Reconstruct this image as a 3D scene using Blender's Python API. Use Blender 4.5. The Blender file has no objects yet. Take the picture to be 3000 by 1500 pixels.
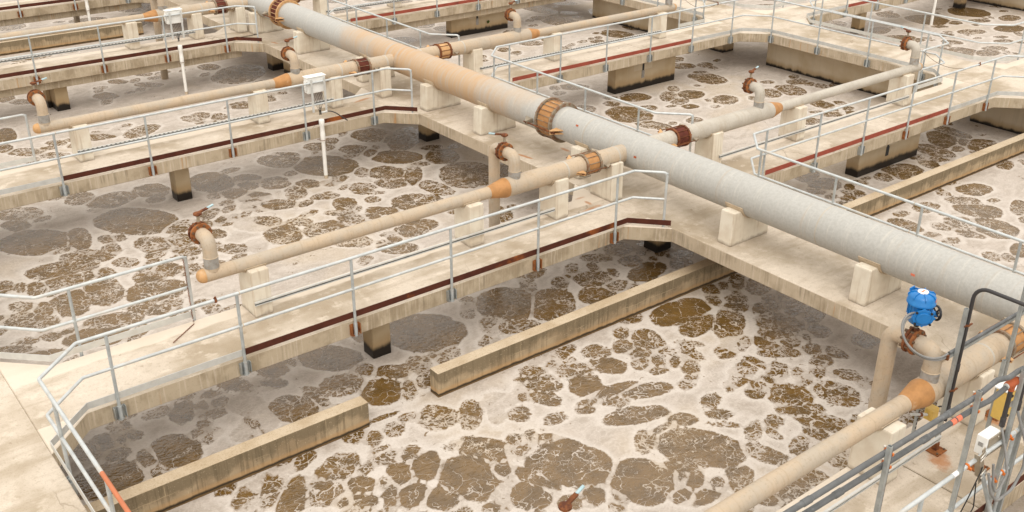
import bpy, bmesh, math, random
import numpy as np
from mathutils import Vector, Matrix
random.seed(7)
PI = math.pi
sc = bpy.context.scene
COL = sc.collection

# ------------------------------------------------------------------ camera
cam_d = bpy.data.cameras.new("camera")
cam = bpy.data.objects.new("camera", cam_d)
COL.objects.link(cam)
CX = Vector((0.78651515, -0.61755404, 0.00457344))
CU = Vector((0.26843233, 0.34852532, 0.89803908))
CF = Vector((0.55618162, 0.70509369, -0.43989192))
mw = Matrix.Identity(4)
for i in range(3):
    mw[i][0] = CX[i]; mw[i][1] = CU[i]; mw[i][2] = -CF[i]
mw[2][3] = 8.1
cam.matrix_world = mw
cam_d.sensor_width = 36.0
cam_d.lens = 36.0 * 3007.5 / 3000.0
cam_d.clip_start = 0.1
cam_d.clip_end = 400.0
sc.camera = cam

# ------------------------------------------------------------------ world, sun, exposure
SUN_EL, SUN_AZ = 50.0, 216.0      # high, behind the camera's left shoulder, veiled by cloud
w = bpy.data.worlds.new("World"); sc.world = w; w.use_nodes = True
wn = w.node_tree.nodes; wl = w.node_tree.links
sky = wn.new('ShaderNodeTexSky'); sky.sky_type = 'NISHITA'; sky.sun_disc = False
sky.sun_elevation = math.radians(SUN_EL); sky.sun_rotation = math.radians(SUN_AZ)
sky.air_density = 1.0; sky.dust_density = 6.0; sky.ozone_density = 0.6
hs = wn.new('ShaderNodeHueSaturation'); hs.inputs['Saturation'].default_value = 0.18
wl.new(sky.outputs[0], hs.inputs['Color'])
# thin even cloud layer over the clear sky (overcast luminance: three times brighter overhead than at the horizon)
tcw = wn.new('ShaderNodeTexCoord'); sxw = wn.new('ShaderNodeSeparateXYZ'); wl.new(tcw.outputs['Generated'], sxw.inputs[0])
mrw = wn.new('ShaderNodeMapRange'); wl.new(sxw.outputs[2], mrw.inputs[0]); mrw.inputs[3].default_value = 0.42; mrw.inputs[4].default_value = 1.0
cmw = wn.new('ShaderNodeMix'); cmw.data_type = 'RGBA'; wl.new(mrw.outputs[0], cmw.inputs[0])
cmw.inputs[6].default_value = (0, 0, 0, 1); cmw.inputs[7].default_value = (10.2, 9.75, 9.1, 1)
mxw = wn.new('ShaderNodeMix'); mxw.data_type = 'RGBA'; mxw.inputs[0].default_value = 0.80
wl.new(hs.outputs[0], mxw.inputs[6]); wl.new(cmw.outputs[2], mxw.inputs[7])
bg = wn['Background']; wl.new(mxw.outputs[2], bg.inputs['Color']); bg.inputs['Strength'].default_value = 0.15
sun_d = bpy.data.lights.new("sun", 'SUN'); sun_d.energy = 0.5; sun_d.angle = math.radians(38)
sun_d.color = (1.0, 0.94, 0.85)
sun = bpy.data.objects.new("sun", sun_d); COL.objects.link(sun)
az = math.radians(SUN_AZ); el = math.radians(SUN_EL)
to_sun = Vector((math.sin(az) * math.cos(el), math.cos(az) * math.cos(el), math.sin(el)))
sun.rotation_euler = to_sun.to_track_quat('Z', 'Y').to_euler()
sun.location = (0, 0, 40)
vs = sc.view_settings
vs.view_transform = 'Standard'; vs.look = 'None'; vs.gamma = 1.0; vs.exposure = 0.5
vs.use_curve_mapping = False

# ------------------------------------------------------------------ plan of the works (metres, deck top at z = 0)
YA, YB, YC, YD, YZ = 12.7, 21.4, 30.1, 38.8, 4.1
WW = 1.53                     # walkway width
XL, XS0, XS1, XR0, XR1 = 2.0, 13.4, 15.6, 26.9, 29.0
WATER = -1.3
TH = 0.29                     # slab thickness
CH = 0.65                     # chamfer at slab corners
AXO, AXZ = 1.26, 0.855        # branch pipe axis: offset from walkway front edge, height
# ------------------------------------------------------------------ materials
def srgb(r, g, b):
    f = lambda c: ((c / 255) / 12.92 if c / 255 <= 0.04045 else ((c / 255 + 0.055) / 1.055) ** 2.4)
    return (f(r), f(g), f(b), 1.0)

class NT:
    """small helper for building node materials"""
    def __init__(self, name):
        self.m = bpy.data.materials.new(name); self.m.use_nodes = True
        self.t = self.m.node_tree; self.n = self.t.nodes; self.l = self.t.links
        self.b = self.n['Principled BSDF']
        g = self.n.new('ShaderNodeNewGeometry'); self.pos = g.outputs['Position']; self.nor = g.outputs['Normal']
        self._xyz = None
    def _set(self, sock, v):
        if isinstance(v, bpy.types.NodeSocket): self.l.new(v, sock)
        elif v is not None: sock.default_value = v
    def xyz(self):
        if not self._xyz:
            s = self.n.new('ShaderNodeSeparateXYZ'); self.l.new(self.pos, s.inputs[0]); self._xyz = s.outputs
        return self._xyz
    def nz(self):
        s = self.n.new('ShaderNodeSeparateXYZ'); self.l.new(self.nor, s.inputs[0]); return s.outputs[2]
    def scale(self, sx, sy, sz, vec=None, loc=(0, 0, 0)):
        mp = self.n.new('ShaderNodeMapping'); mp.inputs['Scale'].default_value = (sx, sy, sz); mp.inputs['Location'].default_value = loc
        self.l.new(vec or self.pos, mp.inputs[0]); return mp.outputs[0]
    def noise(self, s, detail=3, rough=0.55, vec=None, dist=0.0):
        x = self.n.new('ShaderNodeTexNoise'); x.inputs['Scale'].default_value = s; x.inputs['Detail'].default_value = detail
        x.inputs['Roughness'].default_value = rough; x.inputs['Distortion'].default_value = dist
        self.l.new(vec or self.pos, x.inputs['Vector']); return x.outputs['Fac']
    def noisec(self, s, detail=2, vec=None):
        x = self.n.new('ShaderNodeTexNoise'); x.inputs['Scale'].default_value = s; x.inputs['Detail'].default_value = detail
        self.l.new(vec or self.pos, x.inputs['Vector']); return x.outputs['Color']
    def vor(self, s, feature='DISTANCE_TO_EDGE', vec=None, rnd=1.0):
        x = self.n.new('ShaderNodeTexVoronoi'); x.feature = feature; x.inputs['Scale'].default_value = s
        x.inputs['Randomness'].default_value = rnd
        self.l.new(vec or self.pos, x.inputs['Vector']); return x.outputs['Distance']
    def math(self, op, a, b=None, c=None, clamp=False):
        x = self.n.new('ShaderNodeMath'); x.operation = op; x.use_clamp = clamp
        self._set(x.inputs[0], a); self._set(x.inputs[1], b)
        if c is not None: self._set(x.inputs[2], c)
        return x.outputs[0]
    def vadd(self, a, b, op='ADD'):
        x = self.n.new('ShaderNodeVectorMath'); x.operation = op; self._set(x.inputs[0], a); self._set(x.inputs[1], b); return x.outputs[0]
    def vscale(self, a, s):
        x = self.n.new('ShaderNodeVectorMath'); x.operation = 'SCALE'; self._set(x.inputs[0], a); self._set(x.inputs['Scale'], s); return x.outputs[0]
    def ramp(self, v, a, b, lo=0.0, hi=1.0, smooth=True):
        x = self.n.new('ShaderNodeMapRange'); x.interpolation_type = 'SMOOTHSTEP' if smooth else 'LINEAR'
        self._set(x.inputs[0], v); self._set(x.inputs[1], a); self._set(x.inputs[2], b); x.inputs[3].default_value = lo; x.inputs[4].default_value = hi
        return x.outputs[0]
    def mix(self, f, a, b, mode='MIX'):
        x = self.n.new('ShaderNodeMix'); x.data_type = 'RGBA'; x.blend_type = mode; x.clamp_factor = True
        self._set(x.inputs[0], f); self._set(x.inputs[6], a); self._set(x.inputs[7], b); return x.outputs[2]
    def attr(self, name):
        x = self.n.new('ShaderNodeAttribute'); x.attribute_name = name; return x.outputs['Fac']
    def bump(self, h, strength, dist=0.01):
        x = self.n.new('ShaderNodeBump'); x.inputs['Strength'].default_value = 1.0; x.inputs['Distance'].default_value = dist
        self._set(x.inputs['Strength'], strength); self.l.new(h, x.inputs['Height']); self.l.new(x.outputs[0], self.b.inputs['Normal'])
    def out(self, col, rough=0.8, metal=0.0, spec=0.3):
        self._set(self.b.inputs['Base Color'], col); self._set(self.b.inputs['Roughness'], rough)
        self._set(self.b.inputs['Metallic'], metal); self._set(self.b.inputs['Specular IOR Level'], spec)
        return self.m

def ell_mask(k, x, y, a, b, th, wobble):
    X, Y, _ = k.xyz()
    dx = k.math('SUBTRACT', X, x); dy = k.math('SUBTRACT', Y, y)
    c, s = math.cos(th), math.sin(th)
    u = k.math('ADD', k.math('MULTIPLY', dx, c / a), k.math('MULTIPLY', dy, s / a))
    v = k.math('ADD', k.math('MULTIPLY', dx, -s / b), k.math('MULTIPLY', dy, c / b))
    r = k.math('ADD', k.math('MULTIPLY', u, u), k.math('MULTIPLY', v, v))
    r = k.math('ADD', r, wobble)
    return k.ramp(r, 1.0, 0.0)

def concrete(name, top, side, stains=(), patch=0.5, streak=0.6, drip=False):
    k = NT(name)
    big = k.noise(0.55, 4, 0.6); med = k.noise(2.7, 5, 0.65); fine = k.noise(45, 3, 0.6); grit = k.noise(160, 2, 0.5)
    t2 = tuple(c * f for c, f in zip(top[:3], (0.62, 0.575, 0.50))) + (1,)
    t3 = tuple(min(1, c * f) for c, f in zip(top[:3], (1.14, 1.15, 1.16))) + (1,)
    c = k.mix(k.ramp(big, 0.40, 0.66), top, t2)
    c = k.mix(k.math('MULTIPLY', k.ramp(med, 0.52, 0.66), patch), c, t3)
    # long faint wash marks along the deck
    wash = k.noise(1.0, 4, 0.6, k.scale(0.5, 2.6, 1))
    c = k.mix(k.math('MULTIPLY', k.ramp(wash, 0.50, 0.66), 0.55), c, t2)
    c = k.mix(k.math('MULTIPLY', k.ramp(fine, 0.54, 0.68), 0.30), c, (0.22, 0.165, 0.11, 1))
    c = k.mix(k.math('MULTIPLY', k.ramp(grit, 0.60, 0.72), 0.18), c, (0.16, 0.12, 0.08, 1))
    mott = k.noise(11, 4, 0.7); c = k.mix(k.math('MULTIPLY', k.ramp(mott, 0.50, 0.68), 0.40), c, t2)
    dots = k.noise(7.5, 2, 0.4); c = k.mix(k.math('MULTIPLY', k.ramp(dots, 0.735, 0.78), 0.5), c, (0.26, 0.19, 0.12, 1))
    ck = k.vor(0.33, vec=k.vadd(k.pos, k.vscale(k.noisec(0.8, 4), 1.6))); c = k.mix(k.math('MULTIPLY', k.ramp(ck, 0.006, 0.001), k.ramp(k.noise(0.4, 2, 0.5, k.scale(1, 1, 1, loc=(7, 3, 0))), 0.50, 0.60, 0.0, 0.55)), c, (0.20, 0.15, 0.10, 1))
    if drip:   # cleaner limewashed strip along the back edge, under the pipe
        fr = k.math('FRACT', k.math('DIVIDE', k.math('SUBTRACT', k.xyz()[1], 4.0), 8.7)); fr = k.math('MULTIPLY', fr, 8.7)
        fr = k.math('ADD', fr, k.math('MULTIPLY', k.math('SUBTRACT', k.noise(1.0, 3, 0.6, k.scale(1.3, 5, 1)), 0.5), 0.30))
        c = k.mix(k.math('MULTIPLY', k.ramp(fr, 1.20, 1.26), 0.75), c, t3)
    if stains:
        wob = k.math('MULTIPLY', k.math('SUBTRACT', k.noise(9, 4, 0.7), 0.5), 1.9)
        tot = None
        for s in stains:
            mk = k.math('MULTIPLY', ell_mask(k, *s[:5], wob), s[5])
            tot = mk if tot is None else k.math('MAXIMUM', tot, mk)
        c = k.mix(k.math('MULTIPLY', tot, 0.75), c, (0.40, 0.15, 0.035, 1))
    # vertical faces: weather streaks, dark lichen patches and a little rust
    st = k.noise(1.0, 4, 0.65, k.scale(2.0, 2.0, 1.5)); st2 = k.noise(1.0, 3, 0.6, k.scale(24, 24, 1.1)); bl = k.noise(1.3, 3, 0.6)
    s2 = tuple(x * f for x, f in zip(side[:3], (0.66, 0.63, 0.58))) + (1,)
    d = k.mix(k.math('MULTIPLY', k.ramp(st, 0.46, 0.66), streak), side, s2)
    d = k.mix(k.math('MULTIPLY', k.math('MULTIPLY', k.ramp(st2, 0.52, 0.64), k.ramp(bl, 0.48, 0.62)), 0.5), d, (0.17, 0.14, 0.10, 1))
    d = k.mix(k.math('MULTIPLY', k.ramp(st2, 0.46, 0.34), 0.30), d, t3)
    ru = k.math('MULTIPLY', k.ramp(k.noise(1.0, 3, 0.6, k.scale(13, 13, 0.8, loc=(3, 1, 0))), 0.58, 0.70), k.ramp(k.noise(0.7, 2, 0.5, k.scale(1, 1, 0.2, loc=(9, 4, 2))), 0.52, 0.62))
    d = k.mix(k.math('MULTIPLY', ru, 0.6), d, (0.42, 0.20, 0.06, 1))
    d = k.mix(k.math('MULTIPLY', k.ramp(fine, 0.56, 0.70), 0.25), d, (0.13, 0.10, 0.07, 1))
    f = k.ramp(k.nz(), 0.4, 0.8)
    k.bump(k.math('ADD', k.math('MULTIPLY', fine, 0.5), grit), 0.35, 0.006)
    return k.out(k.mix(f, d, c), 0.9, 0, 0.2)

def wet_concrete(name, base, tide=-0.98, band=0.28, vlow=None):
    """tank concrete with a dark slime band above the waterline"""
    k = NT(name); Z = k.xyz()[2]
    n = k.noise(1.0, 3, 0.6, k.scale(5, 5, 0.9)); big = k.noise(0.9, 3)
    c = k.mix(k.ramp(big, 0.35, 0.7), base, tuple(x * f for x, f in zip(base[:3], (0.82, 0.76, 0.66))) + (1,))
    st = k.noise(1.0, 3, 0.6, k.scale(11, 11, 0.6))
    c = k.mix(k.math('MULTIPLY', k.ramp(st, 0.55, 0.7), 0.12), c, (0.22, 0.17, 0.12, 1))
    zz = k.math('ADD', Z, k.math('MULTIPLY', k.math('SUBTRACT', n, 0.5), 0.18))
    c = k.mix(k.math('MULTIPLY', k.ramp(zz, tide + band, tide), 0.7), c, (0.34, 0.22, 0.10, 1))
    c = k.mix(k.ramp(zz, tide + band * 0.15, tide - band * 0.30), c, (0.014, 0.010, 0.007, 1))
    k.bump(k.noise(40, 3), 0.3, 0.006)
    return k.out(c, k.ramp(zz, tide - 0.15, tide + 0.15, 0.35, 0.9), 0, 0.35)

def weir_mat(name):
    k = NT(name); Z = k.xyz()[2]
    fine = k.noise(38, 3, 0.65); grit = k.noise(110, 2)
    c = k.mix(k.ramp(k.noise(1.6, 4), 0.4, 0.65), (0.54, 0.44, 0.315, 1), (0.44, 0.34, 0.225, 1))
    c = k.mix(k.math('MULTIPLY', k.ramp(fine, 0.54, 0.68), 0.45), c, (0.26, 0.17, 0.09, 1))
    c = k.mix(k.math('MULTIPLY', k.ramp(grit, 0.58, 0.7), 0.4), c, (0.14, 0.10, 0.06, 1))
    c = k.mix(k.math('MULTIPLY', k.ramp(k.noise(60, 2), 0.62, 0.7), 0.5), c, (0.80, 0.70, 0.56, 1))
    # side: blocky dark lichen on the upper half, ochre below, black line at the water
    br = k.n.new('ShaderNodeTexBrick'); br.inputs['Scale'].default_value = 1.0
    br.inputs['Brick Width'].default_value = 0.62; br.inputs['Row Height'].default_value = 0.21; br.inputs['Mortar Size'].default_value = 0.006
    br.inputs['Color1'].default_value = (0, 0, 0, 1); br.inputs['Color2'].default_value = (1, 1, 1, 1); br.inputs['Mortar'].default_value = (0.5, 0.5, 0.5, 1)
    cb = k.n.new('ShaderNodeCombineXYZ'); wob = k.math('MULTIPLY', k.math('SUBTRACT', k.noise(3, 3), 0.5), 0.10)
    k._set(cb.inputs[0], k.math('ADD', k.xyz()[0], k.xyz()[1])); k._set(cb.inputs[1], k.math('ADD', Z, wob)); k.l.new(cb.outputs[0], br.inputs['Vector'])
    mort = br.outputs['Fac']
    d = k.mix(k.ramp(k.noise(2.1, 3), 0.4, 0.62), (0.41, 0.315, 0.20, 1), (0.31, 0.23, 0.14, 1))
    up = k.ramp(k.math('ADD', Z, k.math('MULTIPLY', k.math('SUBTRACT', k.noise(1.0, 4, 0.65, k.scale(2.6, 2.6, 2.0)), 0.5), 0.62)), -1.10, -0.96)
    d = k.mix(k.math('MULTIPLY', up, 0.85), d, (0.19, 0.148, 0.092, 1))
    st2 = k.noise(1.0, 3, 0.6, k.scale(20, 20, 1.0))
    d = k.mix(k.math('MULTIPLY', k.ramp(st2, 0.50, 0.62), 0.45), d, (0.11, 0.085, 0.05, 1))
    d = k.mix(k.math('MULTIPLY', k.ramp(fine, 0.40, 0.30), 0.4), d, (0.66, 0.54, 0.38, 1))
    d = k.mix(k.math('MULTIPLY', mort, k.ramp(k.noise(1.4, 2), 0.5, 0.62, 0.0, 0.55)), d, (0.50, 0.39, 0.24, 1))
    d = k.mix(k.math('MULTIPLY', k.ramp(Z, -1.13, -1.2), 0.55), d, (0.48, 0.29, 0.13, 1))
    zz = k.math('ADD', Z, k.math('MULTIPLY', k.math('SUBTRACT', k.noise(6, 3), 0.5), 0.05))
    d = k.mix(k.ramp(zz, -1.212, -1.25), d, (0.05, 0.036, 0.022, 1))
    d = k.mix(k.ramp(zz, -1.262, -1.28), d, (0.16, 0.10, 0.045, 1))
    f = k.ramp(k.nz(), 0.4, 0.8)
    k.bump(k.math('ADD', fine, grit), 0.45, 0.008)
    return k.out(k.mix(f, d, c), 0.92, 0, 0.2)

def plain(name, col, rough=0.5, metal=0.0, spec=0.4, var=0.12, dirt=None, dscale=3.0, dlo=0.52, dhi=0.7, damt=0.7):
    k = NT(name)
    n = k.noise(7, 4, 0.6); c2 = tuple(c * (1 - 2.2 * var) for c in col[:3]) + (1,)
    c = k.mix(k.ramp(n, 0.35, 0.7), tuple(col[:3]) + (1,), c2)
    if dirt:
        c = k.mix(k.math('MULTIPLY', k.ramp(k.noise(dscale, 5, 0.65), dlo, dhi), damt), c, tuple(dirt[:3]) + (1,))
    k.bump(k.noise(70, 2), 0.15, 0.003)
    return k.out(c, rough, metal, spec)

def galv_pipe(name):
    """big spiral-wound grey pipe: spangle, ring scratches, a brown-stained length"""
    k = NT(name); X, Y, Z = k.xyz()
    sp = k.vor(34, 'F1'); sp2 = k.noise(20, 3, 0.7); big = k.noise(0.8, 3)
    c = k.mix(k.ramp(sp2, 0.35, 0.68), (0.43, 0.42, 0.39, 1), (0.38, 0.37, 0.34, 1))
    c = k.mix(k.math('MULTIPLY', k.ramp(sp, 0.35, 0.75), 0.10), c, (0.56, 0.55, 0.51, 1))
    ring = k.noise(1.0, 3, 0.6, k.scale(1.4, 24, 1.4))
    c = k.mix(k.math('MULTIPLY', k.ramp(ring, 0.54, 0.70), 0.28), c, (0.62, 0.58, 0.50, 1))
    yw = k.math('ADD', Y, k.math('MULTIPLY', k.math('SUBTRACT', k.noise(1.1, 3), 0.5), 4.0))
    br = k.math('MULTIPLY', k.ramp(yw, 16.4, 19.5), k.ramp(yw, 26.0, 23.0))
    st = k.noise(1.0, 4, 0.62, k.scale(1.0, 10, 1.0))
    br = k.math('MULTIPLY', br, k.ramp(st, 0.25, 0.6, 0.45, 1.0))
    c = k.mix(br, c, (0.49, 0.335, 0.20, 1))
    hot = k.math('MULTIPLY', k.math('MULTIPLY', k.ramp(yw, 17.0, 20.5), k.ramp(yw, 24.0, 22.5)), k.ramp(k.noise(1.0, 4, 0.6, k.scale(2.2, 9, 2.2, loc=(5, 2, 1))), 0.55, 0.75))
    c = k.mix(k.math('MULTIPLY', hot, 0.55), c, (0.50, 0.25, 0.09, 1))
    drip = k.noise(1.0, 4, 0.6, k.scale(0.7, 16, 0.7, loc=(1, 7, 3)))
    c = k.mix(k.math('MULTIPLY', k.ramp(drip, 0.58, 0.72), 0.30), c, (0.42, 0.30, 0.18, 1))
    k.bump(sp2, 0.10, 0.004)
    return k.out(c, 0.55, 0.0, 0.35)

def tan_pipe(name, a, b, dirt):
    k = NT(name)
    n = k.noise(1.0, 4, 0.62, k.scale(1.6, 2.6, 2.6)); ring = k.noise(1.0, 3, 0.6, k.scale(26, 1.5, 1.5)); f = k.noise(30, 3, 0.6)
    c = k.mix(k.ramp(n, 0.36, 0.66), a, b)
    c = k.mix(k.math('MULTIPLY', k.ramp(ring, 0.52, 0.70), 0.30), c, dirt)
    c = k.mix(k.math('MULTIPLY', k.ramp(k.noise(2.3, 4, 0.65), 0.56, 0.74), 0.45), c, dirt)
    c = k.mix(k.math('MULTIPLY', k.ramp(f, 0.54, 0.70), 0.25), c, tuple(x * 0.6 for x in dirt[:3]) + (1,))
    k.bump(f, 0.15, 0.004)
    return k.out(c, 0.62, 0, 0.3)

def water_mat():
    k = NT('mixed_liquor_water')
    d1 = k.attr('d1'); gap = k.attr('gap'); vein = k.math('MULTIPLY', k.attr('vein'), 0.8)
    n1 = k.noise(2.3, 3, 0.6); n2 = k.noise(9.5, 3, 0.6); n3 = k.noise(34, 2, 0.6)
    dd = k.math('ADD', k.math('SUBTRACT', d1, 0.085), k.math('MULTIPLY', k.math('SUBTRACT', n1, 0.5), 0.20))
    dd = k.math('ADD', dd, k.math('MULTIPLY', k.math('SUBTRACT', n2, 0.5), k.math('MULTIPLY_ADD', vein, 0.09, 0.02)))
    dd = k.math('ADD', dd, k.math('MULTIPLY', k.math('SUBTRACT', n3, 0.5), 0.035))
    op = k.ramp(dd, 0.014, -0.022)
    gg = k.math('ADD', gap, k.math('MULTIPLY', k.math('SUBTRACT', n2, 0.5), 0.09))
    op = k.math('MULTIPLY', op, k.ramp(gg, 0.05, 0.085))
    # foam veins crossing the open patches
    wv = k.vadd(k.pos, k.vscale(k.vadd(k.noisec(2.0, 4), (0.5, 0.5, 0.5), 'SUBTRACT'), 1.3))
    wv2 = k.vadd(k.pos, k.vscale(k.vadd(k.noisec(6.0, 4), (0.5, 0.5, 0.5), 'SUBTRACT'), 0.45))
    v1 = k.vor(2.2, vec=wv); v2 = k.vor(7.5, vec=wv2)
    w1 = k.math('MULTIPLY', vein, 0.042); w1 = k.math('MULTIPLY', w1, k.ramp(n1, 0.35, 0.62, 0.15, 1.3))
    fv = k.ramp(v1, k.math('MULTIPLY', w1, 1.25), k.math('MULTIPLY', w1, 0.35))
    w2 = k.math('MULTIPLY', k.math('MAXIMUM', k.math('SUBTRACT', vein, 0.35), 0.02), 0.085); w2 = k.math('MULTIPLY', w2, k.ramp(k.noise(3.4, 3), 0.40, 0.62, 0.25, 1.5))
    fv2 = k.math('MULTIPLY', k.ramp(v2, k.math('MULTIPLY', w2, 1.5), k.math('MULTIPLY', w2, 0.3)), 0.9)
    sv = k.scale(14, 24, 20)
    sp = k.noise(1.0, 3, 0.62, sv, 0.6)
    fs = k.ramp(sp, k.math('SUBTRACT', 0.74, k.math('MULTIPLY', vein, 0.078)), k.math('SUBTRACT', 0.79, k.math('MULTIPLY', vein, 0.085)))
    fm = k.math('MAXIMUM', k.math('MAXIMUM', fv, fv2), fs, clamp=True)
    op = k.math('MULTIPLY', op, k.math('SUBTRACT', 1.0, fm))
    # broken dark specks scattered in the foam
    sk = k.noise(1.0, 4, 0.65, k.scale(7, 9, 8, loc=(4, 2, 0)), 0.8); zone = k.noise(0.9, 2)
    spk = k.math('MULTIPLY', k.ramp(sk, 0.63, 0.68), k.ramp(zone, 0.44, 0.56))
    op = k.math('MAXIMUM', op, k.math('MULTIPLY', spk, 0.85))
    # foam: pinkish grey, ochre drifts, bubbly grain, brighter rims round the open patches
    big = k.noise(0.42, 3); grain = k.noise(26, 4, 0.75); swirl = k.noise(1.0, 4, 0.6, k.scale(1.2, 2.2, 1), 1.6)
    foam = k.mix(k.ramp(swirl, 0.36, 0.66), (0.49, 0.43, 0.375, 1), (0.395, 0.34, 0.288, 1))
    foam = k.mix(k.math('MULTIPLY', k.ramp(big, 0.52, 0.68), 0.6), foam, (0.48, 0.395, 0.295, 1))
    rim = k.math('MULTIPLY', k.ramp(dd, 0.16, 0.02), k.ramp(dd, -0.02, 0.02))
    lace = k.vor(5.5, vec=k.vadd(k.pos, k.vscale(k.noisec(1.6, 4), 1.2))); foam = k.mix(k.math('MULTIPLY', k.ramp(lace, 0.10, 0.02), 0.22), foam, (0.66, 0.60, 0.54, 1))
    foam = k.mix(k.math('MULTIPLY', k.ramp(k.noise(1.0, 5, 0.7, k.scale(3.2, 5.5, 3), 1.2), 0.54, 0.70), 0.22), foam, (0.33, 0.27, 0.21, 1))
    foam = k.mix(k.math('MULTIPLY', rim, 0.6), foam, (0.62, 0.565, 0.51, 1))
    foam = k.mix(k.math('MULTIPLY', k.ramp(grain, 0.52, 0.68), 0.34), foam, (0.34, 0.285, 0.23, 1))
    foam = k.mix(k.math('MULTIPLY', k.ramp(grain, 0.46, 0.32), 0.4), foam, (0.66, 0.60, 0.53, 1))
    wat = k.mix(k.ramp(k.noise(3, 2), 0.4, 0.65), (0.150, 0.083, 0.021, 1), (0.108, 0.060, 0.015, 1))
    col = k.mix(op, foam, wat)
    rip = k.noise(1.0, 3, 0.55, k.scale(8, 13, 10), 0.5); rip2 = k.noise(1.0, 2, 0.5, k.scale(22, 34, 20))
    h = k.math('ADD', k.math('MULTIPLY', rip, 1.0), k.math('MULTIPLY', rip2, 0.35))
    fh = k.math('MULTIPLY', k.math('SUBTRACT', 1.0, op), k.math('MULTIPLY_ADD', grain, 0.55, 0.5))
    k.bump(k.math('ADD', k.math('MULTIPLY', h, op), fh), 0.8, 0.022)
    rough = k.math('MULTIPLY_ADD', op, -0.72, 0.80)
    spec = k.math('MULTIPLY_ADD', op, 0.85, 0.15); k.b.inputs['IOR'].default_value = 1.46
    return k.out(col, rough, 0, spec)

def slotted_mat():
    k = NT('pale_slotted_channel'); X, Y, Z = k.xyz()
    on = k.math('LESS_THAN', k.math('FRACT', k.math('MULTIPLY', X, 10.0)), 0.45)
    on = k.math('MULTIPLY', on, k.math('LESS_THAN', k.math('ABSOLUTE', k.math('SUBTRACT', Z, 0.281)), 0.007))
    return k.out(k.mix(on, (0.62, 0.62, 0.59, 1), (0.03, 0.03, 0.03, 1)), 0.45, 0.2, 0.4)
DECK_STAINS = [(13.6, 16.8, .30, .06, 1.75, 1.0), (14.6, 16.57, .2, .07, 1.5, .9), (12.95, 13.95, .13, .06, 1.5, .9), (12.86, 13.71, .35, .07, .1, .75),
    (12.98, 14.24, .16, .05, 0, .6), (12.86, 22.6, .34, .08, .25, .9), (13.69, 29.3, .2, .07, 1.8, .9), (14.3, 29.53, .38, .07, .3, .7),
    (10.92, 4.98, .28, .17, .8, 1.0), (12.34, 5.02, .24, .18, .4, 1.0), (15.0, 15.3, .18, .08, 1, .6)]
M = {}
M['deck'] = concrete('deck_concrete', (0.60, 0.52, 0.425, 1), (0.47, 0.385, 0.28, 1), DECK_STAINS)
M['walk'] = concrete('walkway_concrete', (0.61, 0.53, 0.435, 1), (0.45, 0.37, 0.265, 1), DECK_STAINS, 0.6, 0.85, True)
M['pier'] = wet_concrete('pier_concrete', (0.52, 0.42, 0.285, 1), -1.08, 0.26)
M['wall'] = wet_concrete('tank_wall_concrete', (0.58, 0.49, 0.36, 1), -1.2, 0.2)
M['weir'] = weir_mat('weir_concrete')
def ped_mat():
    k = NT('white_painted_concrete'); Z = k.xyz()[2]
    c = k.mix(k.ramp(k.noise(3, 4), 0.35, 0.68), (0.70, 0.64, 0.53, 1), (0.60, 0.52, 0.41, 1))
    st = k.noise(1.0, 3, 0.6, k.scale(16, 16, 0.7))
    c = k.mix(k.math('MULTIPLY', k.ramp(st, 0.54, 0.68), 0.42), c, (0.38, 0.28, 0.18, 1))
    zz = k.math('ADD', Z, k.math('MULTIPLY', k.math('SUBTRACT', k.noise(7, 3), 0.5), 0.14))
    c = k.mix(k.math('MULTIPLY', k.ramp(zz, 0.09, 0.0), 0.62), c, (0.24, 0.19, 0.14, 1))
    k.bump(k.noise(50, 2), 0.2, 0.004)
    return k.out(c, 0.85, 0, 0.25)
M['ped'] = ped_mat()
M['main'] = galv_pipe('galvanised_main_pipe')
M['tan'] = tan_pipe('weathered_tan_pipe', (0.49, 0.38, 0.265, 1), (0.43, 0.365, 0.285, 1), (0.34, 0.245, 0.15, 1))
M['grey_pipe'] = tan_pipe('weathered_grey_pipe', (0.48, 0.44, 0.375, 1), (0.42, 0.38, 0.32, 1), (0.36, 0.29, 0.20, 1))
M['nipple'] = plain('bare_zinc', (0.36, 0.34, 0.31), 0.55, 0.1, 0.4, 0.15, (0.30, 0.22, 0.15), 14)
M['orange'] = plain('orange_primer', (0.47, 0.235, 0.088), 0.6, 0, 0.3, 0.10, (0.60, 0.42, 0.26), 5, 0.6, 0.75, 0.6)
M['orange_tan'] = plain('faded_orange_primer', (0.58, 0.335, 0.15), 0.62, 0, 0.3, 0.12, (0.60, 0.44, 0.28), 4, 0.5, 0.7, 0.6)
M['rust'] = plain('rust', (0.22, 0.080, 0.032), 0.85, 0, 0.2, 0.2, (0.085, 0.03, 0.018), 11, 0.48, 0.6, 0.85)
M['rust_orange'] = plain('orange_rust', (0.33, 0.125, 0.042), 0.85, 0, 0.2, 0.15, (0.16, 0.05, 0.02), 16, 0.52, 0.62, 0.8)
M['dark_rust'] = plain('dark_maroon_rust', (0.115, 0.030, 0.018), 0.8, 0, 0.2, 0.15, (0.20, 0.06, 0.03), 9)
M['ring'] = plain('dirty_coupling_steel', (0.30, 0.24, 0.17), 0.7, 0.1, 0.3, 0.15, (0.22, 0.10, 0.045), 8, 0.46, 0.6, 0.8)
M['toe_rust'] = plain('rusted_toe_plate', (0.088, 0.024, 0.013), 0.75, 0, 0.25, 0.12, (0.36, 0.105, 0.02), 0.9, 0.57, 0.72, 0.9)
M['toe_red'] = plain('red_painted_toe_plate', (0.31, 0.070, 0.043), 0.7, 0, 0.25, 0.08, (0.16, 0.04, 0.03), 2.6, 0.56, 0.66, 0.7)
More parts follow.
